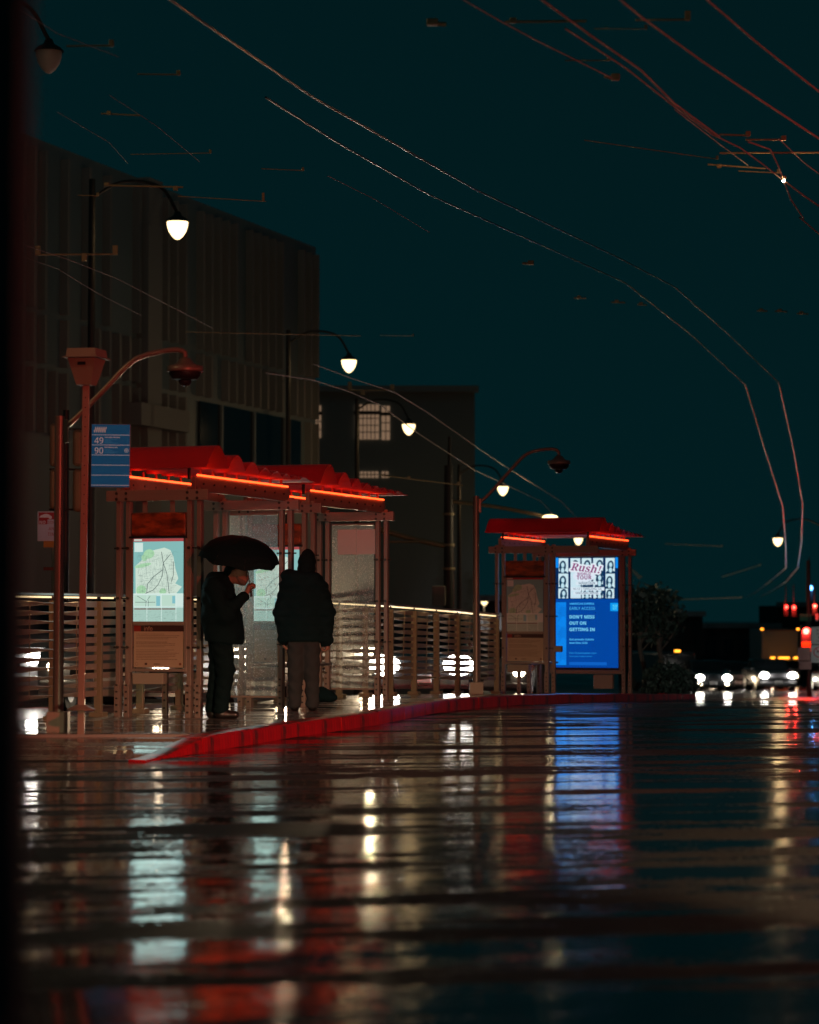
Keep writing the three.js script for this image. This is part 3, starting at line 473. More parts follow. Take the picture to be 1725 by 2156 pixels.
// ---------------------------------------------------------------- people
function capsule(p, a, b, ra, rb) { const ab = [b[0] - a[0], b[1] - a[1], b[2] - a[2]], ap = [p[0] - a[0], p[1] - a[1], p[2] - a[2]], t = Math.max(0, Math.min(1, (ab[0] * ap[0] + ab[1] * ap[1] + ab[2] * ap[2]) / (ab[0] ** 2 + ab[1] ** 2 + ab[2] ** 2 + 1e-9))); return Math.hypot(ap[0] - t * ab[0], ap[1] - t * ab[1], ap[2] - t * ab[2]) - (ra + (rb - ra) * t); }
const smin = (a, b, k) => { const h = Math.max(k - Math.abs(a - b), 0) / k; return Math.min(a, b) - h * h * k / 4; };
function blend(list, k = 0.05, extra) { return p => { let d = 1e3; for (const [a, b, ra, rb, kk] of list) d = smin(d, capsule(p, a, b, ra, rb ?? ra), kk ?? k); return extra ? extra(d, p) : d; }; }
function surface(sdf, lo, hi, cell) {                                        // surface nets
  const n = [0, 1, 2].map(i => Math.ceil((hi[i] - lo[i]) / cell) + 1), f = new Float32Array(n[0] * n[1] * n[2]), id = (x, y, z) => x + n[0] * (y + n[1] * z);
  for (let z = 0; z < n[2]; z++) for (let y = 0; y < n[1]; y++) for (let x = 0; x < n[0]; x++) f[id(x, y, z)] = sdf([lo[0] + x * cell, lo[1] + y * cell, lo[2] + z * cell]);
  const vert = new Int32Array(f.length).fill(-1), pos = [], idx = [];
  for (let z = 0; z < n[2] - 1; z++) for (let y = 0; y < n[1] - 1; y++) for (let x = 0; x < n[0] - 1; x++) {
    let cx = 0, cy = 0, cz = 0, c = 0; const v = i => f[id(x + (i & 1), y + (i >> 1 & 1), z + (i >> 2))];
    for (let i = 0; i < 8; i++) for (const b of [1, 2, 4]) if (!(i & b)) { const A = v(i), B = v(i | b); if ((A < 0) !== (B < 0)) { const t = A / (A - B); cx += (i & 1) + (b === 1 ? t : 0); cy += (i >> 1 & 1) + (b === 2 ? t : 0); cz += (i >> 2) + (b === 4 ? t : 0); c++; } }
    if (c) { vert[id(x, y, z)] = pos.length / 3; pos.push(lo[0] + (x + cx / c) * cell, lo[1] + (y + cy / c) * cell, lo[2] + (z + cz / c) * cell); }
  }
  for (let z = 1; z < n[2] - 1; z++) for (let y = 1; y < n[1] - 1; y++) for (let x = 1; x < n[0] - 1; x++) {
    const s = f[id(x, y, z)] < 0;
    [[[1, 0, 0], [0, 1, 0], [0, 0, 1]], [[0, 1, 0], [0, 0, 1], [1, 0, 0]], [[0, 0, 1], [1, 0, 0], [0, 1, 0]]].forEach(([e, a, b]) => {
      if ((f[id(x + e[0], y + e[1], z + e[2])] < 0) === s) return;
      const q = (i, j) => vert[id(x - a[0] * i - b[0] * j, y - a[1] * i - b[1] * j, z - a[2] * i - b[2] * j)], A = q(1, 1), B = q(0, 1), C = q(0, 0), E = q(1, 0);
      if (s) idx.push(A, B, C, A, C, E); else idx.push(A, C, B, A, E, C);
    });
  }
  const g = new THREE.BufferGeometry(); g.setAttribute('position', new THREE.Float32BufferAttribute(pos, 3)); g.setIndex(idx); g.computeVertexNormals(); return g;
}
const wob = (p, k, s) => Math.sin(p[0] * k + s) * Math.sin(p[1] * k * 1.3 + s * 2) * Math.sin(p[2] * k + 1 + s);
function hand(w, dir, curl, side) {                                          // palm and five fingers: wrist, towards fingers, towards palm, towards thumb
  const a = (s, u, c, t) => [w[0] + dir[0] * u + curl[0] * c + side[0] * t, w[1] + dir[1] * u + curl[1] * c + side[1] * t, w[2] + dir[2] * u + curl[2] * c + side[2] * t], L = [];
  L.push([w, a(0, 0.08, 0.0, 0.012), 0.022, 0.026], [w, a(0, 0.08, 0.0, -0.016), 0.022, 0.024]);
  [[0.027, 0.036], [0.009, 0.041], [-0.010, 0.038], [-0.027, 0.030]].forEach(([t, f]) => { const k0 = a(0, 0.085, 0, t), k1 = a(0, 0.085 + f * 0.9, 0.022, t), k2 = a(0, 0.085 + f * 0.75, 0.052, t * 0.95), k3 = a(0, 0.085 + f * 0.15, 0.062, t * 0.9); L.push([k0, k1, 0.0098, 0.0092, 0.012], [k1, k2, 0.0092, 0.0086, 0.006], [k2, k3, 0.0086, 0.0075, 0.006]); });
  const t0 = a(0, 0.03, 0.008, 0.03), t1 = a(0, 0.062, 0.034, 0.046), t2 = a(0, 0.088, 0.05, 0.03); L.push([t0, t1, 0.013, 0.011, 0.015], [t1, t2, 0.011, 0.009, 0.006]); return L;
}
function bounds(list, m = 0.03) { const lo = [9, 9, 9], hi = [-9, -9, -9]; for (const [a, b, ra, rb] of list) for (const q of [a, b]) for (let i = 0; i < 3; i++) { lo[i] = Math.min(lo[i], q[i] - Math.max(ra, rb ?? ra) - m); hi[i] = Math.max(hi[i], q[i] + Math.max(ra, rb ?? ra) + m); } return [lo, hi]; }
function flesh(name, list, cell, mat, T, k = 0.05, extra) { const [lo, hi] = bounds(list); return obj(name, surface(blend(list, k, extra), lo, hi, cell), mat, T); }
{ // person under the umbrella, in profile, looking down
  const T = thing('person', 'person in dark coat standing in profile under a black umbrella', 'person', onPlat(455, 25.7), 0);
  const handBase = [0.325, 1.29, 0.13];
  const hd = L => L.map(([p, q, ...k]) => [[p[0] + 0.05, p[1] - 0.065, p[2]], [q[0] + 0.05, q[1] - 0.065, q[2]], ...k]);
  const body = [...hd([[[0.17, 1.615, 0], [0.16, 1.57, 0], 0.092, 0.088], [[0.20, 1.54, 0], [0.225, 1.49, 0], 0.066, 0.05, 0.06], [[0.245, 1.545, 0], [0.272, 1.52, 0], 0.017, 0.019, 0.03], [[0.235, 1.575, 0], [0.20, 1.59, 0], 0.03, 0.05, 0.03], [[0.15, 1.55, 0.088], [0.148, 1.585, 0.09], 0.014, 0.02, 0.015], [[0.15, 1.55, -0.088], [0.148, 1.585, -0.09], 0.014, 0.02, 0.015],
    [[0.255, 1.495, 0.02], [0.255, 1.495, -0.02], 0.014, 0.014, 0.02]]), [[0.16, 1.47, 0], [0.03, 1.40, 0], 0.062, 0.075, 0.06], [[0.02, 1.36, 0], [0.03, 0.92, 0], 0.12, 0.12], [[0.05, 0.9, 0.06], [0.11, 0.50, 0.07], 0.07, 0.05], [[0.11, 0.50, 0.07], [0.06, 0.10, 0.07], 0.05, 0.035], [[0.03, 0.9, -0.06], [0.02, 0.50, -0.07], 0.07, 0.05], [[0.02, 0.50, -0.07], [-0.04, 0.10, -0.07], 0.05, 0.035],
    [[0.02, 1.36, 0.13], [0.12, 1.10, 0.19], 0.045, 0.04], [[0.12, 1.10, 0.19], handBase, 0.036, 0.028]];
  flesh('body', body, 0.010, M.skin, T, 0.04);
  const hnd = hand(handBase, [0.30, 0.92, -0.24], [0.9, -0.3, -0.3], [0.1, 0.25, -0.96]);
  flesh('hand', [...hnd], 0.0045, M.skin, T, 0.014);
  flesh('hair', hd([[[0.135, 1.63, 0], [0.10, 1.57, 0], 0.092, 0.075], [[0.17, 1.655, 0.0], [0.20, 1.645, 0], 0.07, 0.045], [[0.10, 1.54, 0], [0.085, 1.50, 0], 0.06, 0.05]]), 0.008, M.hair, T, 0.05, (d, p) => d + 0.006 * wob(p, 70, 1));
  flesh('beard', hd([[[0.235, 1.475, 0.02], [0.235, 1.475, -0.02], 0.034, 0.034], [[0.20, 1.50, 0.052], [0.17, 1.535, 0.078], 0.022, 0.016], [[0.20, 1.50, -0.052], [0.17, 1.535, -0.078], 0.022, 0.016]]), 0.006, std(0.16, 0.13, 0.11, 0.8), T, 0.05);
  flesh('coat', [[[0.0, 1.36, 0.10], [0.0, 1.36, -0.10], 0.115, 0.115], [[0.025, 1.30, 0], [0.06, 1.02, 0], 0.175, 0.20], [[0.06, 1.05, 0.04], [0.085, 0.84, 0.05], 0.19, 0.185], [[0.06, 1.05, -0.04], [0.085, 0.84, -0.05], 0.19, 0.185], [[0.18, 0.95, 0.0], [0.20, 0.845, 0], 0.09, 0.09], [[-0.02, 1.45, 0], [0.10, 1.455, 0], 0.075, 0.07],
    [[0.0, 1.36, 0.16], [0.11, 1.06, 0.22], 0.085, 0.075], [[0.11, 1.06, 0.22], [0.30, 1.265, 0.135], 0.074, 0.055], [[0.0, 1.36, -0.16], [0.02, 1.08, -0.22], 0.085, 0.075], [[0.02, 1.08, -0.22], [0.16, 0.88, -0.20], 0.07, 0.06]], 0.013, M.coat, T, 0.06, (d, p) => Math.max(d + 0.010 * wob(p, 24, 2) + 0.004 * Math.sin(p[1] * 46 + p[0] * 22 + 3 * Math.sin(p[2] * 12)), 0.79 - p[1] - 0.1 * p[0]));
  flesh('trousers', [[[0.05, 0.90, 0.06], [0.11, 0.50, 0.07], 0.12, 0.095], [[0.11, 0.50, 0.07], [0.06, 0.10, 0.07], 0.09, 0.075], [[0.03, 0.90, -0.06], [0.02, 0.50, -0.07], 0.12, 0.095], [[0.02, 0.50, -0.07], [-0.04, 0.10, -0.07], 0.09, 0.075]], 0.012, M.trousersDark, T, 0.03, (d, p) => d + 0.007 * wob(p, 34, 5) + 0.003 * Math.sin(p[1] * 60 + p[0] * 30));
  for (const [z, x] of [[0.07, 0.06], [-0.07, -0.04]]) flesh('boot', [[[x, 0.14, z], [x, 0.05, z], 0.062, 0.056], [[x, 0.045, z], [x + 0.15, 0.04, z], 0.05, 0.04]], 0.009, M.boot, T, 0.04, (d, p) => Math.max(d, -p[1]));
  // umbrella, held in the hand
  const top = P(510, 1132, 25.6), U = thing('umbrella', 'black umbrella held over the person in profile', 'umbrella', top);
  U.rotation.set(0.30, 0.2, -0.16);
  const n = 8, rings = 6, pos = [], idx = [], R = 0.43, hgt = 0.24;
  for (let j = 0; j <= rings; j++) for (let i = 0; i < n * 4; i++) { const a = i / (n * 4) * Math.PI * 2, f = j / rings, scal = 1 - 0.075 * f * Math.sin(a * n / 2) ** 2, r = R * Math.sin(f * 1.45) / Math.sin(1.45) * scal; pos.push(r * Math.cos(a), -hgt * (1 - Math.cos(f * 1.45)) / (1 - Math.cos(1.45)) + 0.02 * f * Math.sin(a * n / 2) ** 2, r * Math.sin(a)); }
  for (let j = 0; j < rings; j++) for (let i = 0; i < n * 4; i++) { const a = j * n * 4 + i, b = j * n * 4 + (i + 1) % (n * 4); idx.push(a, b, b + n * 4, a, b + n * 4, a + n * 4); }
  const g = new THREE.BufferGeometry(); g.setAttribute('position', new THREE.Float32BufferAttribute(pos, 3)); g.setIndex(idx); obj('canopy', toCreasedNormals(g, 0.25), M.umbrella, U);
  for (let i = 0; i < n; i++) { const a = i / n * Math.PI * 2, pts = []; for (let j = 0; j <= 5; j++) { const f = j / 5, r = R * Math.sin(f * 1.45) / Math.sin(1.45); pts.push(V(r * Math.cos(a), -hgt * (1 - Math.cos(f * 1.45)) / (1 - Math.cos(1.45)) - 0.006, r * Math.sin(a))); } obj('rib', tube(pts, 0.0025, 5), M.darkSteel, U); }
  U.updateMatrixWorld(); T.updateMatrixWorld();
  const hw = T.localToWorld(V(handBase[0] + 0.035, handBase[1] + 0.07, handBase[2] - 0.03)), hl = U.worldToLocal(hw.clone());
  obj('shaft', rod(V(0, 0.03, 0), hl.clone().add(hl.clone().normalize().multiplyScalar(0.10)), 0.006, 8), M.darkSteel, U); obj('handle', rod(hl.clone().multiplyScalar(0.93), hl.clone().add(hl.clone().normalize().multiplyScalar(0.10)), 0.013, 10), M.black, U);
}
{ // person in the puffer jacket, seen from behind
  const T = thing('person', 'person in black puffer jacket and grey trousers seen from behind', 'person', onPlat(640, 27.9), 0);
  flesh('body', [[[0.035, 1.66, -0.01], [0.03, 1.58, -0.02], 0.085, 0.078], [[0.03, 1.56, -0.05], [0.03, 1.53, -0.06], 0.055, 0.05], [[0.03, 1.605, -0.105], [0.03, 1.585, -0.115], 0.014, 0.018, 0.03], [[0.105, 1.60, -0.02], [0.105, 1.64, -0.02], 0.014, 0.018, 0.02], [[-0.04, 1.60, -0.02], [-0.04, 1.64, -0.02], 0.014, 0.018, 0.02], [[0.02, 1.55, 0], [0.0, 1.40, 0], 0.06, 0.08], [[0, 1.36, 0], [0, 0.92, 0], 0.13, 0.13], [[-0.08, 0.9, 0], [-0.10, 0.1, 0.02], 0.08, 0.045], [[0.08, 0.9, 0], [0.10, 0.1, 0], 0.08, 0.045],
    [[-0.18, 1.38, 0], [-0.25, 1.10, 0.02], 0.05, 0.04], [[-0.25, 1.10, 0.02], [-0.215, 0.80, 0.0], 0.04, 0.03], [[0.18, 1.38, 0], [0.26, 1.10, 0.02], 0.05, 0.04], [[0.26, 1.10, 0.02], [0.265, 0.78, 0.0], 0.04, 0.03]], 0.012, M.skin, T, 0.04);
  for (const s of [1, -1]) flesh('hand', hand(s > 0 ? [0.265, 0.785, 0] : [-0.215, 0.805, 0], [0.02 * s, -1, -0.05], [-s, 0, 0], [0, 0, -1]), 0.005, M.skin, T, 0.014);
  flesh('hood_and_hair', [[[0.035, 1.68, 0.012], [0.03, 1.60, 0.012], 0.102, 0.10], [[0.045, 1.775, 0.02], [0.05, 1.765, 0.02], 0.045, 0.05], [[0.03, 1.56, 0.03], [0.02, 1.50, 0.03], 0.075, 0.08]], 0.010, M.hair, T, 0.06, (d, p) => d + 0.004 * wob(p, 60, 3));
  const puff = (d, p) => Math.max(d - 0.014 * Math.abs(Math.sin(p[1] * 3.14159 / 0.105)) + 0.009 * wob(p, 30, 1), (Math.abs(p[0]) > 0.185 ? 0.715 : 0.775) - p[1]);
  flesh('puffer_jacket', [[[-0.13, 1.38, 0], [0.13, 1.38, 0], 0.12, 0.12], [[0, 1.32, 0.0], [0, 0.86, 0.0], 0.17, 0.18], [[-0.10, 1.25, 0], [-0.11, 0.86, 0], 0.135, 0.145], [[0.10, 1.25, 0], [0.11, 0.86, 0], 0.135, 0.145], [[-0.17, 1.37, 0], [-0.245, 1.10, 0.02], 0.095, 0.085], [[-0.245, 1.10, 0.02], [-0.215, 0.79, 0], 0.082, 0.058], [[0.17, 1.37, 0], [0.255, 1.10, 0.02], 0.095, 0.085], [[0.255, 1.10, 0.02], [0.262, 0.77, 0], 0.082, 0.056],
    [[-0.19, 1.52, 0.05], [-0.10, 1.49, 0.08], 0.06, 0.08], [[-0.10, 1.49, 0.08], [0.12, 1.475, 0.08], 0.08, 0.075]], 0.0125, M.jacket, T, 0.06, puff);
  flesh('trousers', [[[-0.075, 0.88, 0], [-0.09, 0.48, 0.01], 0.115, 0.09], [[-0.09, 0.48, 0.01], [-0.10, 0.06, 0.02], 0.088, 0.072], [[0.075, 0.88, 0], [0.09, 0.48, 0.0], 0.115, 0.09], [[0.09, 0.48, 0.0], [0.10, 0.06, -0.01], 0.088, 0.072]], 0.012, M.trousersGrey, T, 0.03, (d, p) => Math.max(d + 0.009 * wob(p, 32, 4) + 0.003 * Math.sin(p[1] * 55 + p[0] * 30), 0.03 - p[1]));
  for (const [x, z] of [[-0.10, 0.02], [0.10, -0.01]]) flesh('shoe', [[[x, 0.06, z + 0.01], [x, 0.045, z + 0.02], 0.05, 0.046], [[x, 0.04, z], [x + 0.01, 0.035, z - 0.16], 0.046, 0.038]], 0.009, M.boot, T, 0.04, (d, p) => Math.max(d, -p[1]));
}
tag((() => { const o = flesh('duffel_bag', [[[-0.09, 0.08, 0], [0.06, 0.07, 0], 0.085, 0.075], [[-0.03, 0.14, 0], [0.0, 0.13, 0], 0.05, 0.045], [[0.06, 0.06, 0.02], [0.13, 0.045, 0.02], 0.055, 0.04]], 0.012, M.coat, null, 0.04, (d, p) => Math.max(d + 0.006 * wob(p, 45, 2), -p[1])); o.position.copy(onPlat(683, 31.0)); return o; })(), 'small dark slumped bag on the wet platform behind the person in grey trousers', 'bag');

// ---------------------------------------------------------------- vehicles
function carGeo(w, profile) { const s = new THREE.Shape(); profile.forEach(([x, y], i) => i ? s.lineTo(x, y) : s.moveTo(x, y)); const g = new THREE.ExtrudeGeometry(s, { depth: w - 0.12, bevelEnabled: true, bevelSize: 0.06, bevelThickness: 0.06, bevelSegments: 2, curveSegments: 4 }); return toCreasedNormals(g.translate(0, 0, -(w - 0.12) / 2).rotateY(Math.PI / 2 * -1), 0.6); }
const bodyGeo = carGeo(1.78, [[2.14, 0.30], [2.16, 0.62], [2.02, 0.76], [1.2, 0.90], [0.55, 0.95], [-1.55, 0.97], [-2.10, 0.90], [-2.14, 0.45], [-2.05, 0.28]]);
const cabGeo = carGeo(1.56, [[0.75, 0.92], [0.12, 1.36], [-0.15, 1.40], [-1.15, 1.38], [-1.75, 0.95]]);
const wheelGeo = new THREE.CylinderGeometry(0.33, 0.33, 0.22, 22).rotateZ(Math.PI / 2), rimGeo = new THREE.CylinderGeometry(0.2, 0.2, 0.23, 14).rotateZ(Math.PI / 2), lampGeo = new THREE.SphereGeometry(0.085, 14, 10).scale(1.25, 0.85, 0.7), plateGeo = rbox(0.34, 0.14, 0.02);
function car(label, pos, turn, paint, o = {}) {
  const T = thing(o.name || 'car', label, o.category || 'car', pos, turn, o.group); T.scale.setScalar(o.scale || 1);
  obj('body', bodyGeo, paint, T); obj('cabin_windows', cabGeo, M.darkGlass, T); obj('roof_panel', rbox(1.38, 0.05, 1.05, 0, 1.425, -0.68, 0.02), paint, T);
  obj('grille', rbox(0.95, 0.16, 0.04, 0, 0.56, 2.20, 0.01), M.black, T); obj('bumper', rbox(1.72, 0.15, 0.12, 0, 0.36, 2.18, 0.03), paint, T); obj('number_plate', plateGeo, M.white, T).position.set(0, 0.42, 2.25);
  for (const s of [-1, 1]) {
    for (const z of [1.32, -1.36]) { const w = obj('wheel', wheelGeo, M.tyre, T); w.position.set(s * 0.80, 0.33, z); obj('rim', rimGeo, M.rim, w); }
    const hy = o.hy ?? 0.66, h = obj('headlight', lampGeo, o.warm ? M.headWarm : M.headlight, T); h.position.set(s * 0.66, hy, 2.20); if (o.big) h.scale.setScalar(o.big);
    if (o.fog) { const f = obj('fog_light', lampGeo, M.headWarm, T); f.position.set(s * 0.64, 0.37, 2.235); f.scale.setScalar(0.75); }
    obj('tail_light', rbox(0.26, 0.12, 0.05, s * 0.66, 0.74, -2.2, 0.015), M.tail, T);
    obj('wing_mirror', rbox(0.18, 0.12, 0.09, s * 0.92, 1.0, 0.55, 0.03), paint, T);
    if (o.beam !== 0) lamp('spot', lin(1, o.warm ? 0.74 : 0.92, o.warm ? 0.45 : 0.80), o.beam ?? 12, V(s * 0.66, hy, 2.30), 2, { parent: T, to: V(s * 0.66, hy - 0.6, 14), angle: 0.20, penumbra: 0.7 });
  }
  return T;
}
const paints = { white: phys(0.62, 0.62, 0.62, 0.3, { clearcoat: 1 }), silver: phys(0.35, 0.36, 0.37, 0.3, { metalness: 0.5, clearcoat: 1 }), dark: phys(0.02, 0.022, 0.025, 0.25, { clearcoat: 1 }), grey: phys(0.10, 0.10, 0.11, 0.3, { clearcoat: 1 }), red: phys(0.25, 0.02, 0.02, 0.3, { clearcoat: 1 }) };
function carByLamp(label, u, D, paint, o = {}) {                              // place a car so that its right lamp (as seen) stands at u, front at depth D
  const k = o.scale || 1, t = o.turn ?? -YAW, X = XofU(u, D), c = Math.cos(t), s = Math.sin(t), lx = 0.66 * k, lz = 2.2 * k;   // local lamp (lx, lz) turned about y
  return car(label, V(X - (lx * c + lz * s), gh(D), -D - (-lx * s + lz * c)), t, paint, o);
}
const QUEUE = 'cars waiting behind the slatted fence';
carByLamp('silver car with lit headlights behind the lit city map panel', 340, 30, paints.silver, { turn: -0.12, hy: 0.60, beam: 45, big: 1.0, group: QUEUE, warm: true });
carByLamp('white car with bright headlights behind the rain spotted glass', 782, 50, paints.white, { turn: -0.03, hy: 0.77, scale: 1.3, beam: 420, big: 1.7, group: QUEUE, warm: true });
carByLamp('dark car with a glaring headlight behind the fence beside the second camera pole', 966, 44, paints.dark, { turn: -0.02, beam: 90, big: 2.6, group: QUEUE });
carByLamp('grey car with headlights seen below the info panel of the advertising shelter', 1093, 58, paints.grey, { turn: -0.1, big: 1.3, beam: 12, group: QUEUE, warm: true });
carByLamp('white car beyond the fence left of the route sign post', 70, 33.5, paints.white, { hy: 0.66, beam: 14, big: 1.1, group: QUEUE });
const FAR = 'cars approaching on the far road';
carByLamp('black car with white headlights approaching past the end of the red kerb', 1531, 118, paints.dark, { turn: 0.02, fog: true, beam: 30, big: 2.0, group: FAR });
carByLamp('grey van-like car approaching beside the box truck', 1668, 121, paints.grey, { turn: 0.05, beam: 30, big: 1.9, scale: 1.05, group: FAR, hy: 0.75 });
carByLamp('silver car half hidden between the approaching black car and the truck', 1610, 135, paints.silver, { turn: 0.3, beam: 10, group: FAR });
carByLamp('red car waiting under the traffic signal on the far road', 1712, 130, paints.red, { turn: Math.PI + 0.05, beam: 0, group: FAR });
carByLamp('white car far down the road behind the approaching black car', 1500, 150, paints.white, { turn: 0.1, beam: 20, big: 2.0, group: FAR, warm: true });
carByLamp('small grey car with warm headlights between the approaching cars', 1580, 126, paints.grey, { turn: 0.12, beam: 20, big: 1.8, group: FAR, warm: true, fog: true });
carByLamp('dark car with dim headlights beside the shrub', 1478, 132, paints.dark, { turn: 0.05, beam: 10, group: FAR, warm: true });
{ // box truck
  const D = 165, T = thing('box_truck', 'tall box truck with amber marker lights on the far road', 'truck', onRoad(1645, D));
  obj('cargo_box', rbox(2.45, 2.5, 6, 0, 2.55, -3.6, 0.05), std(0.55, 0.50, 0.47, 0.6), T); obj('cab', rbox(2.2, 1.5, 1.8, 0, 1.1, 0.2, 0.15, 2), std(0.22, 0.21, 0.2, 0.5), T); obj('windscreen', rbox(1.9, 0.6, 0.06, 0, 1.48, 1.1, 0.02), M.darkGlass, T);
  obj('box_trim', rbox(2.5, 0.08, 0.05, 0, 3.76, -0.58, 0.01), std(0.3, 0.1, 0.06, 0.6), T);
  for (const [x, y, w] of [[-0.75, 1.93, 0.3], [0, 1.93, 0.72], [0.78, 1.93, 0.28], [-1.2, 3.82, 0.18], [1.2, 3.82, 0.18]]) obj('marker_light', rbox(w, 0.11, 0.06, x, y, y < 3 ? 1.13 : -0.56, 0.02), M.amber, T);
  for (const s of [-1, 1]) { const h = obj('headlight', lampGeo, M.headWarm, T); h.position.set(s * 0.8, 0.7, 1.12); for (const z of [0.3, -5]) { const w = obj('wheel', wheelGeo, M.tyre, T); w.position.set(s * 1.0, 0.45, z); w.scale.setScalar(1.35); } }
}
{ // van at the end of the island
  const D = 128, T = thing('parked_van', 'dark van with amber roof light behind the shrub', 'van', onRoad(1392, D), 0.3);
  obj('van_body', rbox(1.9, 1.75, 4.6, 0, 1.15, 0, 0.15, 2), paints.dark, T); obj('windscreen', rbox(1.65, 0.6, 0.05, 0, 1.55, 2.31, 0.02), M.darkGlass, T); obj('marker_light', rbox(0.3, 0.10, 0.1, 0.05, 2.07, 2.0, 0.02), M.amber, T);
  for (const s of [-1, 1]) for (const z of [1.5, -1.5]) obj('wheel', wheelGeo, M.tyre, T).position.set(s * 0.85, 0.34, z);
}

// ---------------------------------------------------------------- street lamps
const tear = lathe([[0, -0.23], [0.045, -0.215], [0.10, -0.165], [0.155, -0.08], [0.185, 0.02], [0.19, 0.085], [0.175, 0.10], [0, 0.10]], 24), cap = lathe([[0.21, 0.085], [0.215, 0.10], [0.17, 0.15], [0.08, 0.20], [0.05, 0.27], [0, 0.28]], 24);
function teardrop(label, u, v, D, cd, o = {}) {
  const p = P(u, v, D), T = thing('street_lamp', label, 'street lamp', V(p.x + (o.side ?? -1.6), gh(D), -D), 0, 'teardrop street lamps'), y = p.y - gh(D), dx = p.x - T.position.x, k = o.size ?? 1;
  const g = obj('lamp_globe', tear, cd ? M.lampGlow : M.lampDim, T); g.position.set(dx, y, 0); g.scale.setScalar(k); const c = obj('lamp_cap', cap, M.lampShell, T); c.position.set(dx, y, 0); c.scale.setScalar(k);
  obj('pole', cyl(0.10, 0.06, y + 0.9, 0, 0, 0, 10), M.lampShell, T); obj('arm', tube([V(0, y + 0.55, 0), V(dx * 0.35, y + 0.85, 0), V(dx * 0.8, y + 0.75, 0), V(dx, y + 0.26 * k, 0)], 0.03, 8, 20), M.lampShell, T);
  if (cd) lamp('point', lin(1, 0.66, 0.30), cd, p, 6);
}
teardrop('lit teardrop street lamp high above the blue route sign', 374, 478, 46, 1.0, { size: 1.05 });
teardrop('lit teardrop street lamp between the finned building and the square windows', 735, 766, 65, 1.6, { size: 1.05 });
teardrop('lit teardrop street lamp just past the square windowed building', 861, 900, 76, 3, { size: 1.05 });
teardrop('lit teardrop street lamp beside the second camera arm', 1059, 1030, 90, 4, { size: 1.05 });
teardrop('lit teardrop street lamp in line with the roof of the advertising shelter', 1218, 1137, 116, 6, { size: 1.05 });
teardrop('lit teardrop street lamp by the trolley wires over the far road', 1638, 1138, 100, 14, { size: 1.05, side: 1.8 });
teardrop('lit teardrop street lamp at the corner beside the ramp', -1050, -420, 20, 12, { side: -1.2 });
teardrop('unlit teardrop street lamp above the trolley span wires', 103, 122, 35, 0);
function bowlLamp(label, u, v, D, k, cd) {
  const p = P(u, v, D), T = thing('bowl_lamp', label, 'street lamp', V(p.x, gh(D), -D), 0, 'small bowl shaped street lamps'), y = p.y - gh(D);
  const g = obj('lamp_bowl', lathe([[0, -0.19], [0.07, -0.17], [0.15, -0.08], [0.185, 0.0], [0, 0.002]], 20), M.lampGlow, T); g.position.set(0, y, 0); g.scale.setScalar(k);
  const c = obj('lamp_disc', lathe([[0, 0.004], [0.31, 0.004], [0.30, 0.02], [0.06, 0.05], [0, 0.05]], 24), M.lampShell, T); c.position.set(0, y, 0); c.scale.setScalar(k);
  obj('pole', cyl(0.06, 0.04, y, 0, 0, -0.2, 8), M.lampShell, T); obj('bracket', rod(V(0, y + 0.03, 0), V(0, y + 0.03, -0.2), 0.03, 6), M.lampShell, T);
  lamp('point', lin(1, 0.80, 0.5), cd, p.clone().add(V(0, -0.08 * k, 0)), 3);
}
bowlLamp('lit bowl shaped street lamp beside the dark foreground post', 68, 882, 62, 0.98, 6);
bowlLamp('lit bowl shaped street lamp left of the wooden utility pole', 901, 1230, 118, 1.0, 6);
bowlLamp('lit bowl shaped street lamp right of the second camera pole', 1020, 1267, 135, 1.0, 6);
{ // utility pole with long mast arm and lit luminaire
  const D = 62, a = P(945, 980, D), T = thing('utility_pole', 'dark utility pole with long mast arms and a lit luminaire', 'utility pole', V(a.x, gh(D), -D)), o = T.position, L = (u, v, d = D) => P(u, v, d).sub(o);
  obj('pole', cyl(0.15, 0.11, a.y - gh(D), 0, 0, 0, 12), M.lampShell, T); obj('pole_top', cyl(0.05, 0.04, 0.75, 0.02, a.y - gh(D) - 0.02, 0, 8), M.lampShell, T);
  obj('mast_arm', tube([L(950, 1055), L(1050, 1068), L(1148, 1087)], 0.05, 8, 20), M.fitting, T); obj('mast_arm', tube([L(942, 1150), L(880, 1137), L(800, 1115)], 0.07, 8, 20), M.fitting, T);
  obj('luminaire_lamp', new THREE.SphereGeometry(0.2, 18, 12).scale(1.0, 0.34, 0.7).translate(...L(1158, 1089).toArray()), M.lampGlow, T); lamp('point', lin(1, 0.78, 0.46), 9, P(1158, 1089, D), 4);
  obj('luminaire_blade', rbox(0.95, 0.05, 0.3, ...L(850, 1141).toArray(), 0.02), M.fitting, T);
  for (const v of [1085, 1150, 1200]) obj('band', cyl(0.155, 0.155, 0.06, 0, L(942, v).y, 0, 12), M.fitting, T);
  obj('meter_box', rbox(0.34, 0.5, 0.25, -0.25, L(942, 1255).y, 0.1, 0.02), M.box, T);
}

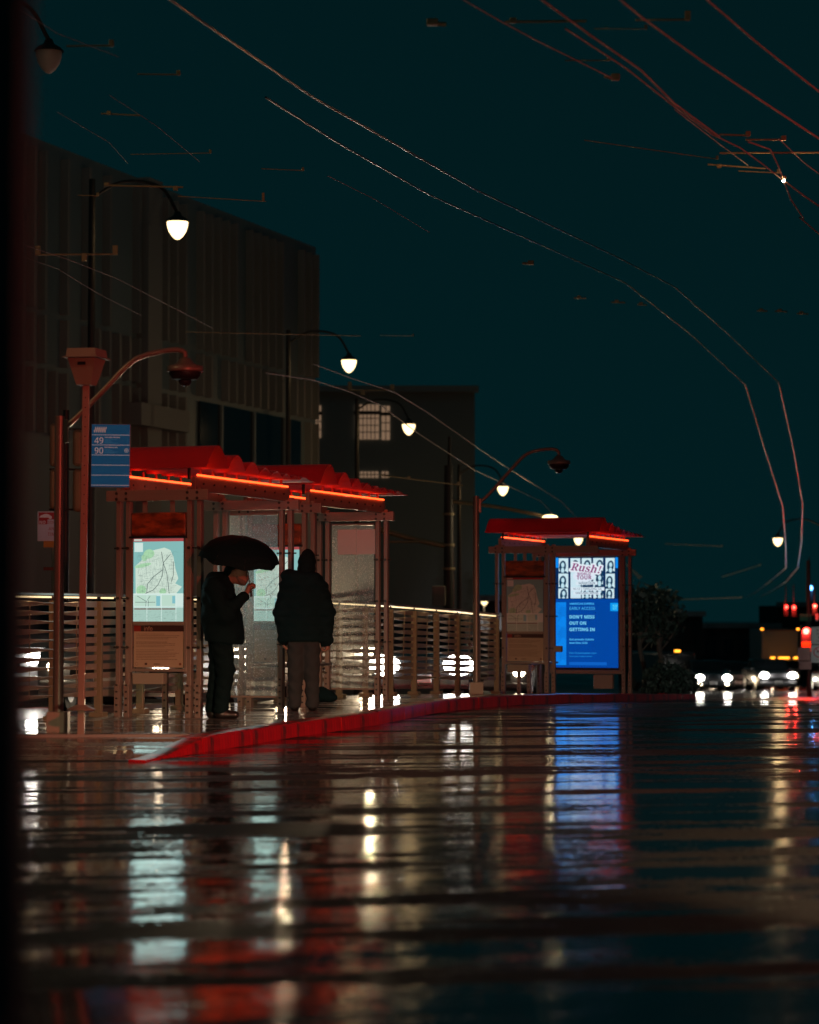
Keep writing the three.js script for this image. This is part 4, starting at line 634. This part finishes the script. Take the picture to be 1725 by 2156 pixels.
// ---------------------------------------------------------------- overhead trolley wires
const WIRES = 'overhead trolley wires';
class Polyline extends THREE.Curve {                                          // taut wire with kinks at its hangers
  constructor(p) { super(); this.p = p; this.acc = [0]; for (let i = 1; i < p.length; i++) this.acc.push(this.acc[i - 1] + p[i].distanceTo(p[i - 1])); }
  getPoint(t, out = new THREE.Vector3()) { const L = t * this.acc[this.acc.length - 1]; let i = 1; while (i < this.p.length - 1 && this.acc[i] < L) i++; return out.copy(this.p[i - 1]).lerp(this.p[i], (L - this.acc[i - 1]) / (this.acc[i] - this.acc[i - 1])); }
}
function wire(label, pts, r, group = WIRES, h = 5.6) { const o = obj('trolley_wire', new THREE.TubeGeometry(new Polyline(pts.map(([u, v]) => wireAt(u, v, h))), 120, r, 8), r > 0.0101 ? M.wireBright : M.wire); return tag(o, label, 'wire', group); }
wire('long trolley wire crossing the whole sky and bending down to the far road, upper one', [[330, -20], [660, 205], [1000, 398], [1300, 541], [1420, 603], [1530, 700], [1640, 805]], 0.0105);
wire('bright kinked trolley wire past the far lamp, right one', [[1640, 805], [1672, 950], [1690, 1060], [1688, 1140], [1680, 1196], [1655, 1225], [1625, 1244], [1600, 1257]], 0.019);
wire('long trolley wire crossing the whole sky and bending down to the far road, lower one', [[560, 205], [720, 305], [905, 410], [1150, 520], [1317, 595], [1450, 700], [1570, 810]], 0.0105);
wire('bright kinked trolley wire past the far lamp, left one', [[1570, 810], [1612, 950], [1648, 1065], [1655, 1150], [1655, 1196], [1620, 1225], [1590, 1248], [1570, 1258]], 0.019);
wire('thick red lit trolley wire falling to the glowing junction', [[1125, -12], [1240, 72], [1350, 148], [1420, 218], [1515, 288]], 0.010);
wire('thin trolley wire along the top edge ending in a splice', [[955, -12], [1060, 48], [1135, 88], [1290, 165]], 0.006);
wire('red lit trolley wire through the upper right corner', [[1300, -6], [1345, 32], [1480, 130], [1600, 210], [1740, 302]], 0.010);
wire('red lit trolley wire nearest the upper right corner', [[1480, -8], [1600, 95], [1740, 205]], 0.009);
wire('trolley wire joining the red wire before the junction', [[1190, 60], [1320, 145], [1430, 232], [1500, 283], [1560, 312], [1605, 345], [1650, 380]], 0.008);
wire('trolley wire leaving the glowing junction to the right', [[1650, 380], [1690, 410], [1740, 445]], 0.010);
wire('curved trolley wire dropping from the glowing junction', [[1575, 298], [1622, 315], [1640, 352], [1650, 380], [1665, 420], [1692, 460]], 0.009);
wire('short red trolley wire segment under the junction', [[1684, 458], [1740, 506]], 0.009);
wire('thin pale wire slanting under the red wires', [[1420, 230], [1500, 292], [1575, 348]], 0.005);
wire('thin pale wire below the junction at the right edge', [[1640, 292], [1690, 340], [1740, 378]], 0.005);
wire('slim trolley wire over the finned building, upper one', [[40, 512], [140, 545], [250, 588], [350, 640], [450, 692]], 0.0045);
wire('slim trolley wire over the finned building, lower one', [[40, 538], [120, 565], [210, 620], [300, 665]], 0.0035);
wire('trolley wire passing the lamps toward the advertising shelter, upper one', [[660, 766], [745, 798], [830, 825], [900, 868], [1045, 970], [1182, 1056], [1216, 1092]], 0.010);
wire('trolley wire passing the lamps toward the advertising shelter, lower one', [[560, 785], [660, 800], [735, 824], [800, 852], [880, 912], [1000, 990], [1140, 1056], [1172, 1092]], 0.010);
wire('faint wire high on the left side of the sky', [[20, 5], [120, 70], [250, 120]], 0.003);
wire('faint wire in the middle of the left sky', [[230, 200], [330, 265], [420, 340]], 0.003);
wire('faint slanting wire below the dim lamp', [[120, 235], [230, 300], [270, 345]], 0.003);
wire('faint slanting wire left of the long trolley wires', [[690, 370], [790, 420], [905, 490]], 0.003);
function span(label, u0, v0, u1, v1, r, o = {}) {                            // bars and cross wires that catch the lamp light
  const D = o.D ?? -wireAt((u0 + u1) / 2, (v0 + v1) / 2, 5.9).z, a = P(u0, v0, D), b = P(u1, v1, D), T = thing(o.name || 'span_bar', label, o.category || 'wire fitting', a.clone().add(b).multiplyScalar(0.5), 0, o.group || 'trolley wire span bars'), c = T.position;
  obj('bar', rod(a.clone().sub(c), b.clone().sub(c), r, 8), M.fitting, T);
  for (const [t, h] of o.ends || [[1, 0.03]]) { const p = a.clone().lerp(b, t).sub(c); obj('clamp', rbox(r * 5, Math.abs(h) + r * 2, r * 4, p.x, p.y + h / 2, p.z, r * 0.6), M.fitting, T); }
}
const K2 = [[0, 0.1], [1, 0.1], [0.6, -0.08]];
span('bright cross arm with end clamps above the left trolley wires', 80, 536, 243, 535, 0.014, { ends: K2 });
span('cross arm with end clamps below the second teardrop lamp', 737, 822, 826, 821, 0.02, { D: 62, ends: [[0, 0.2], [1, 0.12], [0.3, -0.1]] });
span('stepped bar beside the unlit lamp', 140, 97, 235, 96, 0.008, { ends: [[1, 0.04]] });
span('short pale bar under the unlit lamp', 290, 156, 376, 157, 0.007);
span('pale bar with clamp at the middle left', 213, 239, 296, 243, 0.008, { ends: [[0.2, 0.02]] });
span('thin long bar below the pale bar', 275, 325, 443, 322, 0.005);
span('thick bar above the highest lit lamp', 225, 390, 386, 394, 0.011, { ends: [[0.9, -0.03], [0, 0.02]] });
span('thin bar ending in a square clamp above the highest lit lamp', 375, 413, 560, 424, 0.006, { ends: [[0.97, 0.09]] });
span('short bar at the far left of the span bars', 164, 411, 206, 412, 0.006);
span('faint bar right of the thin long bar', 550, 355, 638, 359, 0.005);
span('pale blade hanging on the thin trolley wire', 1063, 46, 1235, 44, 0.011, { ends: [[0.1, 0.02]] });
span('pale bar with upright clamp near the upper right wires', 1338, 42, 1448, 41, 0.009, { ends: [[1, 0.06]] });
span('thin bar under the pale blade', 1250, 60, 1360, 61, 0.005);
span('short pale bar beside the red wire', 1190, 127, 1282, 127, 0.006);
span('small insulator block alone near the top', 898, 49, 940, 51, 0.018, { ends: [[0.3, 0.02]] });
span('small splice on the thin trolley wire', 1272, 160, 1296, 166, 0.015);
span('pale bar above the junction', 1515, 283, 1575, 285, 0.010);
span('red lit cross bar above the junction', 1515, 322, 1740, 321, 0.011);
span('red lit bar left of the junction', 1490, 346, 1612, 355, 0.010, { ends: [[0.2, -0.02]] });
span('thin red bar under the junction bar', 1555, 360, 1640, 364, 0.008);
span('red bar between the wires above the junction', 1570, 294, 1650, 294, 0.010);
span('thin cable from the middle sky to the junction', 1230, 295, 1510, 335, 0.005);
span('bright thin cable across the finned building', 390, 699, 760, 707, 0.009, { D: 44, ends: [[0.6, 0.01]] });
span('thin cable beyond the finned building', 800, 706, 870, 707, 0.006, { D: 44 });
span('thin cable from the near roof to the utility pole', 800, 1000, 975, 1022, 0.016, { D: 56, ends: [[0.35, 0.04], [0.95, 0.06]] });
for (const [u, v, w] of [[1222, 627, 26], [1302, 636, 30], [1352, 641, 20], [1605, 654, 22], [1645, 655, 26], [1690, 660, 24]]) span('small insulator hanging in a row across the middle sky', u - w / 2, v, u + w / 2, v + 1, 0.016, { D: 47, name: 'insulator', group: 'row of insulators across the middle sky', ends: [[0.4, 0.03]] });
span('lone pale insulator above the row', 1100, 554, 1118, 555, 0.02, { D: 40, name: 'insulator', group: 'row of insulators across the middle sky' });
for (const [u0, v0, u1, v1] of [[1435, 1262, 1560, 1258], [1520, 1215, 1600, 1190], [1310, 1180, 1350, 1215], [1355, 1228, 1410, 1262], [1400, 1145, 1520, 1150], [1320, 1190, 1345, 1217]]) span('short faint cable hanging over the far road', u0, v0, u1, v1, 0.022, { D: 128, name: 'far_cable', category: 'wire', group: 'faint cables over the far road' });
{ const p = wireAt(1650, 380), T = thing('junction_lamp', 'small glowing lamp at the trolley wire junction', 'lamp', p); obj('bulb_light', new THREE.SphereGeometry(0.018, 14, 10), glow(1, 0.72, 0.4, 25), T); obj('socket', rbox(0.05, 0.03, 0.05, 0, 0.032, 0, 0.008), M.fitting, T); lamp('point', lin(1, 0.5, 0.2), 1.6, p, 1); }

// ---------------------------------------------------------------- buildings
{
  const T = thing('finned_building', 'dark tall building with rows of vertical fins behind the shelters', 'building');
  const D0 = 52, D1 = 80, top = P(500, 470, 75).y, X = d => -3.05 + TAN * (d - 80), len = (D1 - D0) / Math.cos(YAW), mid = (D0 + D1) / 2, b0 = gh(mid) - 0.5;
  const put = (name, w, h, dep, along, y, out, mat) => { const o = obj(name, box(w, h, dep), mat, T); const d = D0 + along * Math.cos(YAW); o.position.set(X(d) + out * Math.cos(YAW), y, -d + out * Math.sin(YAW)); o.rotation.y = Math.PI / 2 - YAW; return o; };
  put('wall', len, top - b0, 9, len / 2, (top + b0) / 2, -4.5, M.wall);
  const tiers = [[P(600, 978, 75).y, P(600, 868, 75).y], [P(600, 858, 75).y, P(600, 775, 75).y], [P(600, 765, 75).y, top - 0.3]];
  tiers.forEach(([a, b], t) => { for (let i = 0; i < 48; i++) { const s = 0.3 + i * (len - 0.6) / 47; if (t === 0 && s > len - 9.5 && s < len - 1.4) continue; if (i % 12 === 7 || hash(i, t, 3) < 0.16) continue; put('fin', 0.13, b - a, 0.22, s, (a + b) / 2, 0.11, M.finA); } });
  for (const s of [len - 13.2]) put('pier', 0.9, top - b0, 0.35, s, (top + b0) / 2, 0.18, M.finA);
  put('canopy_slab', 3.2, 0.6, 0.6, len - 13.0, P(480, 905, 72).y, 0.3, M.finA);
  put('large_window', 8.0, tiers[0][1] - tiers[0][0], 0.06, len - 5.5, (tiers[0][0] + tiers[0][1]) / 2, 0.05, M.darkGlass);
  for (const s of [len - 8, len - 5.5, len - 3]) put('mullion', 0.10, tiers[0][1] - tiers[0][0], 0.1, s, (tiers[0][0] + tiers[0][1]) / 2, 0.10, M.wall);
  for (const [v, d] of [[1012, 60], [1080, 60]]) put('ledge', 9, 0.14, 0.4, 4.0, P(120, v, d).y, 0.2, M.finA);
}
{
  const D = 98, T = thing('square_windowed_building', 'dark low building with lit many paned square windows', 'building'), a = P(600, 1300, D), b = P(1000, 825, D), p0 = P(600, 825, D);
  obj('wall', box(b.x - p0.x, b.y - gh(D) + 1, 10, (b.x + p0.x) / 2, (b.y + gh(D) - 1) / 2, -D - 5), M.darkWall, T);
  obj('cornice', box(b.x - p0.x + 0.3, 0.25, 0.5, (b.x + p0.x) / 2, b.y + 0.1, -D + 0.1), M.wall, T);
  for (const [u0, u1, v0, v1] of [[664, 676, 854, 922], [748, 798, 852, 925], [804, 821, 855, 926], [750, 797, 993, 1006], [804, 818, 993, 1006]]) {
    const p = P(u0, v0, D), q = P(u1, v1, D), w = q.x - p.x, h = p.y - q.y, W = obj('window', box(w, h, 0.08, (p.x + q.x) / 2, (p.y + q.y) / 2, -D + 0.03), M.windowGlow, T), bars = [];
    const nx = Math.max(2, Math.round(w / 0.16)), ny = Math.max(2, Math.round(h / 0.3));
    for (let i = 1; i < nx; i++) obj('glazing_bar', box(0.035, h, 0.05, p.x + w * i / nx, (p.y + q.y) / 2, -D + 0.09), M.black, W); for (let j = 1; j < ny; j++) obj('glazing_bar', box(w, 0.035, 0.05, (p.x + q.x) / 2, q.y + h * j / ny, -D + 0.092), M.black, W);
    if (h > 0.8) obj('transom', box(w + 0.1, 0.14, 0.1, (p.x + q.x) / 2, q.y + h * 0.76, -D + 0.1), M.black, W);
  }
}
[[880, 960, 1150, 150, 'pale dark far building behind the utility pole', 0.055], [1000, 1150, 1262, 175, 'low dark far building behind the second camera pole', 0.04], [1330, 1480, 1295, 190, 'low dark far building above the shrub', 0.035], [1470, 1640, 1320, 200, 'dark far building behind the approaching cars', 0.05], [1640, 1900, 1275, 210, 'long dark far building behind the right traffic signal', 0.03]].forEach(([u0, u1, v, D, label, k]) => {
  const p = P(u0, v, D), q = P(u1, v, D), T = thing('far_building', label, 'building'), y0 = gh(D) - 1;
  obj('wall', box(q.x - p.x, p.y - y0, 12, (p.x + q.x) / 2, (p.y + y0) / 2, -D - 6), std(k, k * 1.03, k * 1.03, 0.9), T); obj('parapet', box(q.x - p.x + 0.4, 0.4, 0.6, (p.x + q.x) / 2, p.y + 0.1, -D + 0.1), M.wall, T);
  for (let i = 0; i < 4; i++) for (let j = 0; j < 2; j++) obj('window', box((q.x - p.x) * 0.12, 1.2, 0.08, p.x + (q.x - p.x) * (0.15 + i * 0.23), p.y - 1.6 - j * 2.2, -D + 0.02), M.darkGlass, T);
});

// ---------------------------------------------------------------- planting at the end of the island
function foliage(n, rx, ry, rz, size, gap = 0.35) {
  const g = []; for (let i = 0; i < n; i++) { const a = rnd() * 6.283, b = Math.acos(2 * rnd() - 1), r = Math.pow(rnd(), 0.45) * (0.75 + 0.5 * vn(a * 1.6, b * 2.5, 77)); const q = new THREE.PlaneGeometry(size * (0.6 + rnd()), size * (0.35 + 0.4 * rnd())); q.rotateX(rnd() * 3).rotateY(rnd() * 6).rotateZ(rnd() * 3); g.push(q.translate(rx * r * Math.sin(b) * Math.cos(a), ry * r * Math.cos(b), rz * r * Math.sin(b) * Math.sin(a))); }
  return mergeGeometries(g);
}
{
  const D = 50, T = thing('shrub', 'low rounded dark shrub at the end of the red kerb', 'shrub', onRoad(1408, D)); obj('foliage', foliage(1500, 0.55, 0.42, 0.5, 0.09).translate(0, 0.40, 0), M.leaf, T); obj('stem', cyl(0.03, 0.02, 0.35), M.bark, T);
}
[[1352, 54, 0.05, 2.7, 'dark street tree beside the advertising shelter'], [1392, 62, 0.06, 3.1, 'dark street tree behind the rounded shrub']].forEach(([u, D, r, h, label]) => {
  const T = thing('street_tree', label, 'tree', onRoad(u, D), 0, 'street trees beyond the shelter');
  obj('trunk', tube([V(0, -0.1, 0), V(0.05, h * 0.25, 0), V(-0.06, h * 0.45, 0.05), V(0.05, h * 0.75, 0)], r, 8, 14), M.bark, T);
  for (let i = 0; i < 5; i++) { const a = i * 1.3; obj('limb', rod(V(-0.03, h * (0.4 + 0.05 * i), 0.03), V(Math.cos(a) * 0.4, h * (0.58 + 0.06 * i), Math.sin(a) * 0.4), r * 0.4, 6), M.bark, T); }
  obj('crown', foliage(900, 0.62, h * 0.24, 0.62, 0.11).translate(0, h * 0.72, 0), M.leaf, T);
});

// ---------------------------------------------------------------- signals and signs at the right edge
{
  const D = 88, T = thing('far_traffic_signal', 'traffic signal showing red beside the street signs on the far road', 'traffic signal', onRoad(1703, D)), o = T.position, L = (u, v) => P(u, v, D).sub(o);
  obj('pole', cyl(0.09, 0.07, L(1703, 1180).y, 0, 0, 0, 12), M.darkSteel, T);
  const s = L(1695, 1345); obj('signal_head', rbox(0.36, 1.0, 0.22, s.x, s.y, 0.15, 0.03), M.black, T);
  const q = L(1695, 1329); obj('red_signal_lens', new THREE.SphereGeometry(0.12, 18, 10).scale(1, 1, 0.4).translate(q.x, q.y, 0.27), glow(1, 0.03, 0.02, 14), T); obj('visor', new THREE.CylinderGeometry(0.15, 0.15, 0.2, 16, 1, true, Math.PI / 2, Math.PI).rotateX(Math.PI / 2).translate(q.x, q.y, 0.33), M.black, T); lamp('point', lin(1, 0.03, 0.02), 12, q.clone().add(o).add(V(0, 0, 0.5)), 3);
  const y = L(1696, 1362); obj('yellow_plate', rbox(0.32, 0.36, 0.02, y.x - 0.02, y.y, 0.29, 0.006), std(0.55, 0.25, 0.02, 0.5), T);
  const w = L(1696, 1300); obj('street_name_plate', rbox(0.42, 0.26, 0.02, w.x, w.y, 0.06, 0.006), std(0.03, 0.20, 0.10, 0.5), T); obj('plate_border', rbox(0.10, 0.27, 0.022, w.x + 0.40, w.y, 0.06, 0.006), M.white, T);
}
{
  const D = 60, T = thing('lane_sign_post', 'post with white lane sign and no left turn sign', 'street sign', onRoad(1738, D)), o = T.position, L = (u, v) => P(u, v, D).sub(o);
  obj('post', cyl(0.04, 0.04, L(1738, 1290).y, 0, 0, -0.03, 10), M.darkSteel, T);
  const textSign = canvasTexture(256, 256, (g, w, h) => { g.fillStyle = '#aab4b4'; g.fillRect(0, 0, w, h); g.strokeStyle = '#333'; g.lineWidth = 4; g.strokeRect(6, 6, w - 12, h - 12); g.fillStyle = '#2a3030'; g.font = 'bold 46px sans-serif'; g.textAlign = 'center'; ['MUNI', 'ONLY', 'BUS', 'LANE'].forEach((t, i) => g.fillText(t, w * 0.55, 64 + i * 54)); });
  const turnSign = canvasTexture(256, 300, (g, w, h) => { g.fillStyle = '#aeb6b8'; g.fillRect(0, 0, w, h); g.strokeStyle = '#b0424a'; g.lineWidth = 20; g.beginPath(); g.arc(w / 2, 118, 90, 0, 7); g.stroke(); g.strokeStyle = '#1e2426'; g.lineWidth = 22; g.beginPath(); g.moveTo(w * .62, 180); g.lineTo(w * .62, 110); g.lineTo(w * .32, 110); g.stroke(); g.strokeStyle = '#b0424a'; g.lineWidth = 16; g.beginPath(); g.moveTo(w * .26, 54); g.lineTo(w * .74, 182); g.stroke(); g.fillStyle = '#2a3030'; g.font = '34px sans-serif'; g.textAlign = 'center'; g.fillText('EXCEPT', w / 2, 258); });
  const face = (t, e) => new THREE.MeshStandardMaterial({ map: t, roughness: 0.4, emissive: lin(1, 1, 1), emissiveMap: t, emissiveIntensity: e });
  for (const [v, h, t] of [[1338, 0.44, textSign], [1377, 0.44, turnSign]]) { const s = L(1726, v); obj('sign_plate', rbox(0.42, h - 0.02, 0.01, s.x, s.y, 0.012, 0.003), M.white, T); obj('sign_face', quad(0.41, h - 0.03, s.x, s.y, 0.019), new THREE.MeshStandardMaterial({ map: t, roughness: 0.4 }), T); }
  for (const [u, v, h] of [[1694, 1378, 0.34], [1697, 1400, 0.22]]) { const s = L(u, v); obj('small_plate', rbox(0.30, h, 0.01, s.x, s.y, -0.06, 0.003), std(0.45, 0.22, 0.20, 0.5), T); obj('plate_arm', rod(s.clone().setZ(-0.07), V(0, s.y, -0.05), 0.012), M.darkSteel, T); }
}
for (const [u, v, r, g, b, D, lab, k] of [[1283, 1286, 1, 0.03, 0.02, 140, '', 0], [1672, 1279, 1, 0.03, 0.02, 150, 'small red signal lamp over the far road', 1], [1656, 1278, 1, 0.03, 0.02, 160, 'small red signal lamp over the far road', 1], [1716, 1276, 1, 0.05, 0.03, 150, 'small red signal lamp over the far road', 1], [1706, 1238, 0.1, 0.4, 1, 110, 'small blue lamp above the street name plate', 1]]) {
  if (!k) continue; const T = thing('small_signal', lab, 'signal', P(u, v, D), 0, b > 0.5 ? undefined : 'small red signal lamps over the far road'); obj('signal_lens', new THREE.SphereGeometry(0.11, 12, 8), glow(r, g, b, b > 0.5 ? 12 : 6), T); obj('signal_case', rbox(0.3, 0.75, 0.2, 0, -0.2, -0.17, 0.03), M.black, T); lamp('point', lin(r, g, b), b > 0.5 ? 2 : 9, P(u, v, D).add(V(0, 0, 0.3)), 3); obj('hanger_rod', rod(V(0, 0.15, -0.17), V(0, 1.4, -0.17), 0.03), M.black, T);
}

// ---------------------------------------------------------------- beside and behind the camera
{ // dark post close to the lens
  const T = thing('foreground_post', 'blurred dark post close at the left edge', 'post', V(-0.602, 0, -3.0)); obj('post', rbox(0.24, 3.4, 0.16, 0, 1.7, 0, 0.02, 2), std(0.02, 0.06, 0.07, 0.6), T); obj('edge_trim', rbox(0.014, 3.4, 0.10, 0.126, 1.7, 0, 0.004), std(0.05, 0.05, 0.055, 0.6), T); obj('post_base', rbox(0.34, 0.06, 0.26, 0, 0.03, 0, 0.01), M.darkSteel, T);
}
{ // red traffic signal that faces the platform from the near corner
  const T = thing('near_traffic_signal', 'traffic signal showing red that faces the platform', 'traffic signal', V(3.6, 0, -9)); obj('pole', cyl(0.08, 0.07, 4.6, 0, 0, 0, 12), M.darkSteel, T);
  obj('signal_head', rbox(0.36, 1.05, 0.24, 0, 3.95, -0.2, 0.03), M.black, T); obj('red_signal_lens', new THREE.SphereGeometry(0.15, 18, 10).scale(1, 1, 0.4).translate(0, 4.28, -0.33), glow(1, 0.03, 0.02, 10), T); obj('visor', new THREE.CylinderGeometry(0.17, 0.17, 0.22, 16, 1, true, -Math.PI / 2, Math.PI).rotateX(Math.PI / 2).translate(0, 4.28, -0.42), M.black, T);
  lamp('spot', lin(1, 0.09, 0.06), 200, V(3.6, 4.28, -9.55), 6, { to: V(-0.4, 0.5, -24), angle: 0.37, penumbra: 0.5 });
}
{ // red signal at the corner under the wires
  const T = thing('corner_traffic_signal', 'traffic signal showing red at the corner under the trolley wires', 'traffic signal', V(7.4, 0, -21)); obj('pole', cyl(0.08, 0.07, 4.6, 0, 0, 0, 12), M.darkSteel, T);
  obj('signal_head', rbox(0.24, 1.05, 0.36, -0.2, 3.95, 0, 0.03), M.black, T); obj('red_signal_lens', new THREE.SphereGeometry(0.15, 18, 10).scale(0.4, 1, 1).translate(-0.33, 4.28, 0), glow(1, 0.03, 0.02, 10), T); obj('visor', new THREE.CylinderGeometry(0.17, 0.17, 0.12, 16, 1, true, 0, Math.PI).rotateZ(Math.PI / 2).translate(-0.39, 4.28, 0), M.black, T);
  lamp('point', lin(1, 0.09, 0.07), 11, V(6.85, 4.28, -21), 6);
}
{ // a waiting car's dipped headlights, and the corner street lamp
  car('car waiting beside the camera with dipped warm headlights', V(4.6, 0, -4.6), Math.PI + 0.22, paints.grey, { beam: 0, warm: true });
  for (const s of [-0.66, 0.66]) lamp('spot', lin(1, 0.70, 0.40), 400, V(4.1 + s, 0.66, -6.95), 4, { to: V(0.4 + s, -5.0, -24), angle: 0.42, penumbra: 0.95 });
}
{ // next lane: a second waiting car, its beams along the road
  car('silver car waiting in the next lane with white headlights', V(7.4, 0, -6), Math.PI, paints.silver, { beam: 0 });
  for (const s of [-0.66, 0.66]) lamp('spot', lin(1, 0.95, 0.9), 480, V(7.4 + s, 0.66, -8.35), 4, { to: V(8.0 + s * 0.3, -1.0, -60), angle: 0.115, penumbra: 0.7 });
}
scene.traverse(o => { if (o.isMesh) { o.castShadow = o.receiveShadow = true; } });
renderer.render(scene, camera);
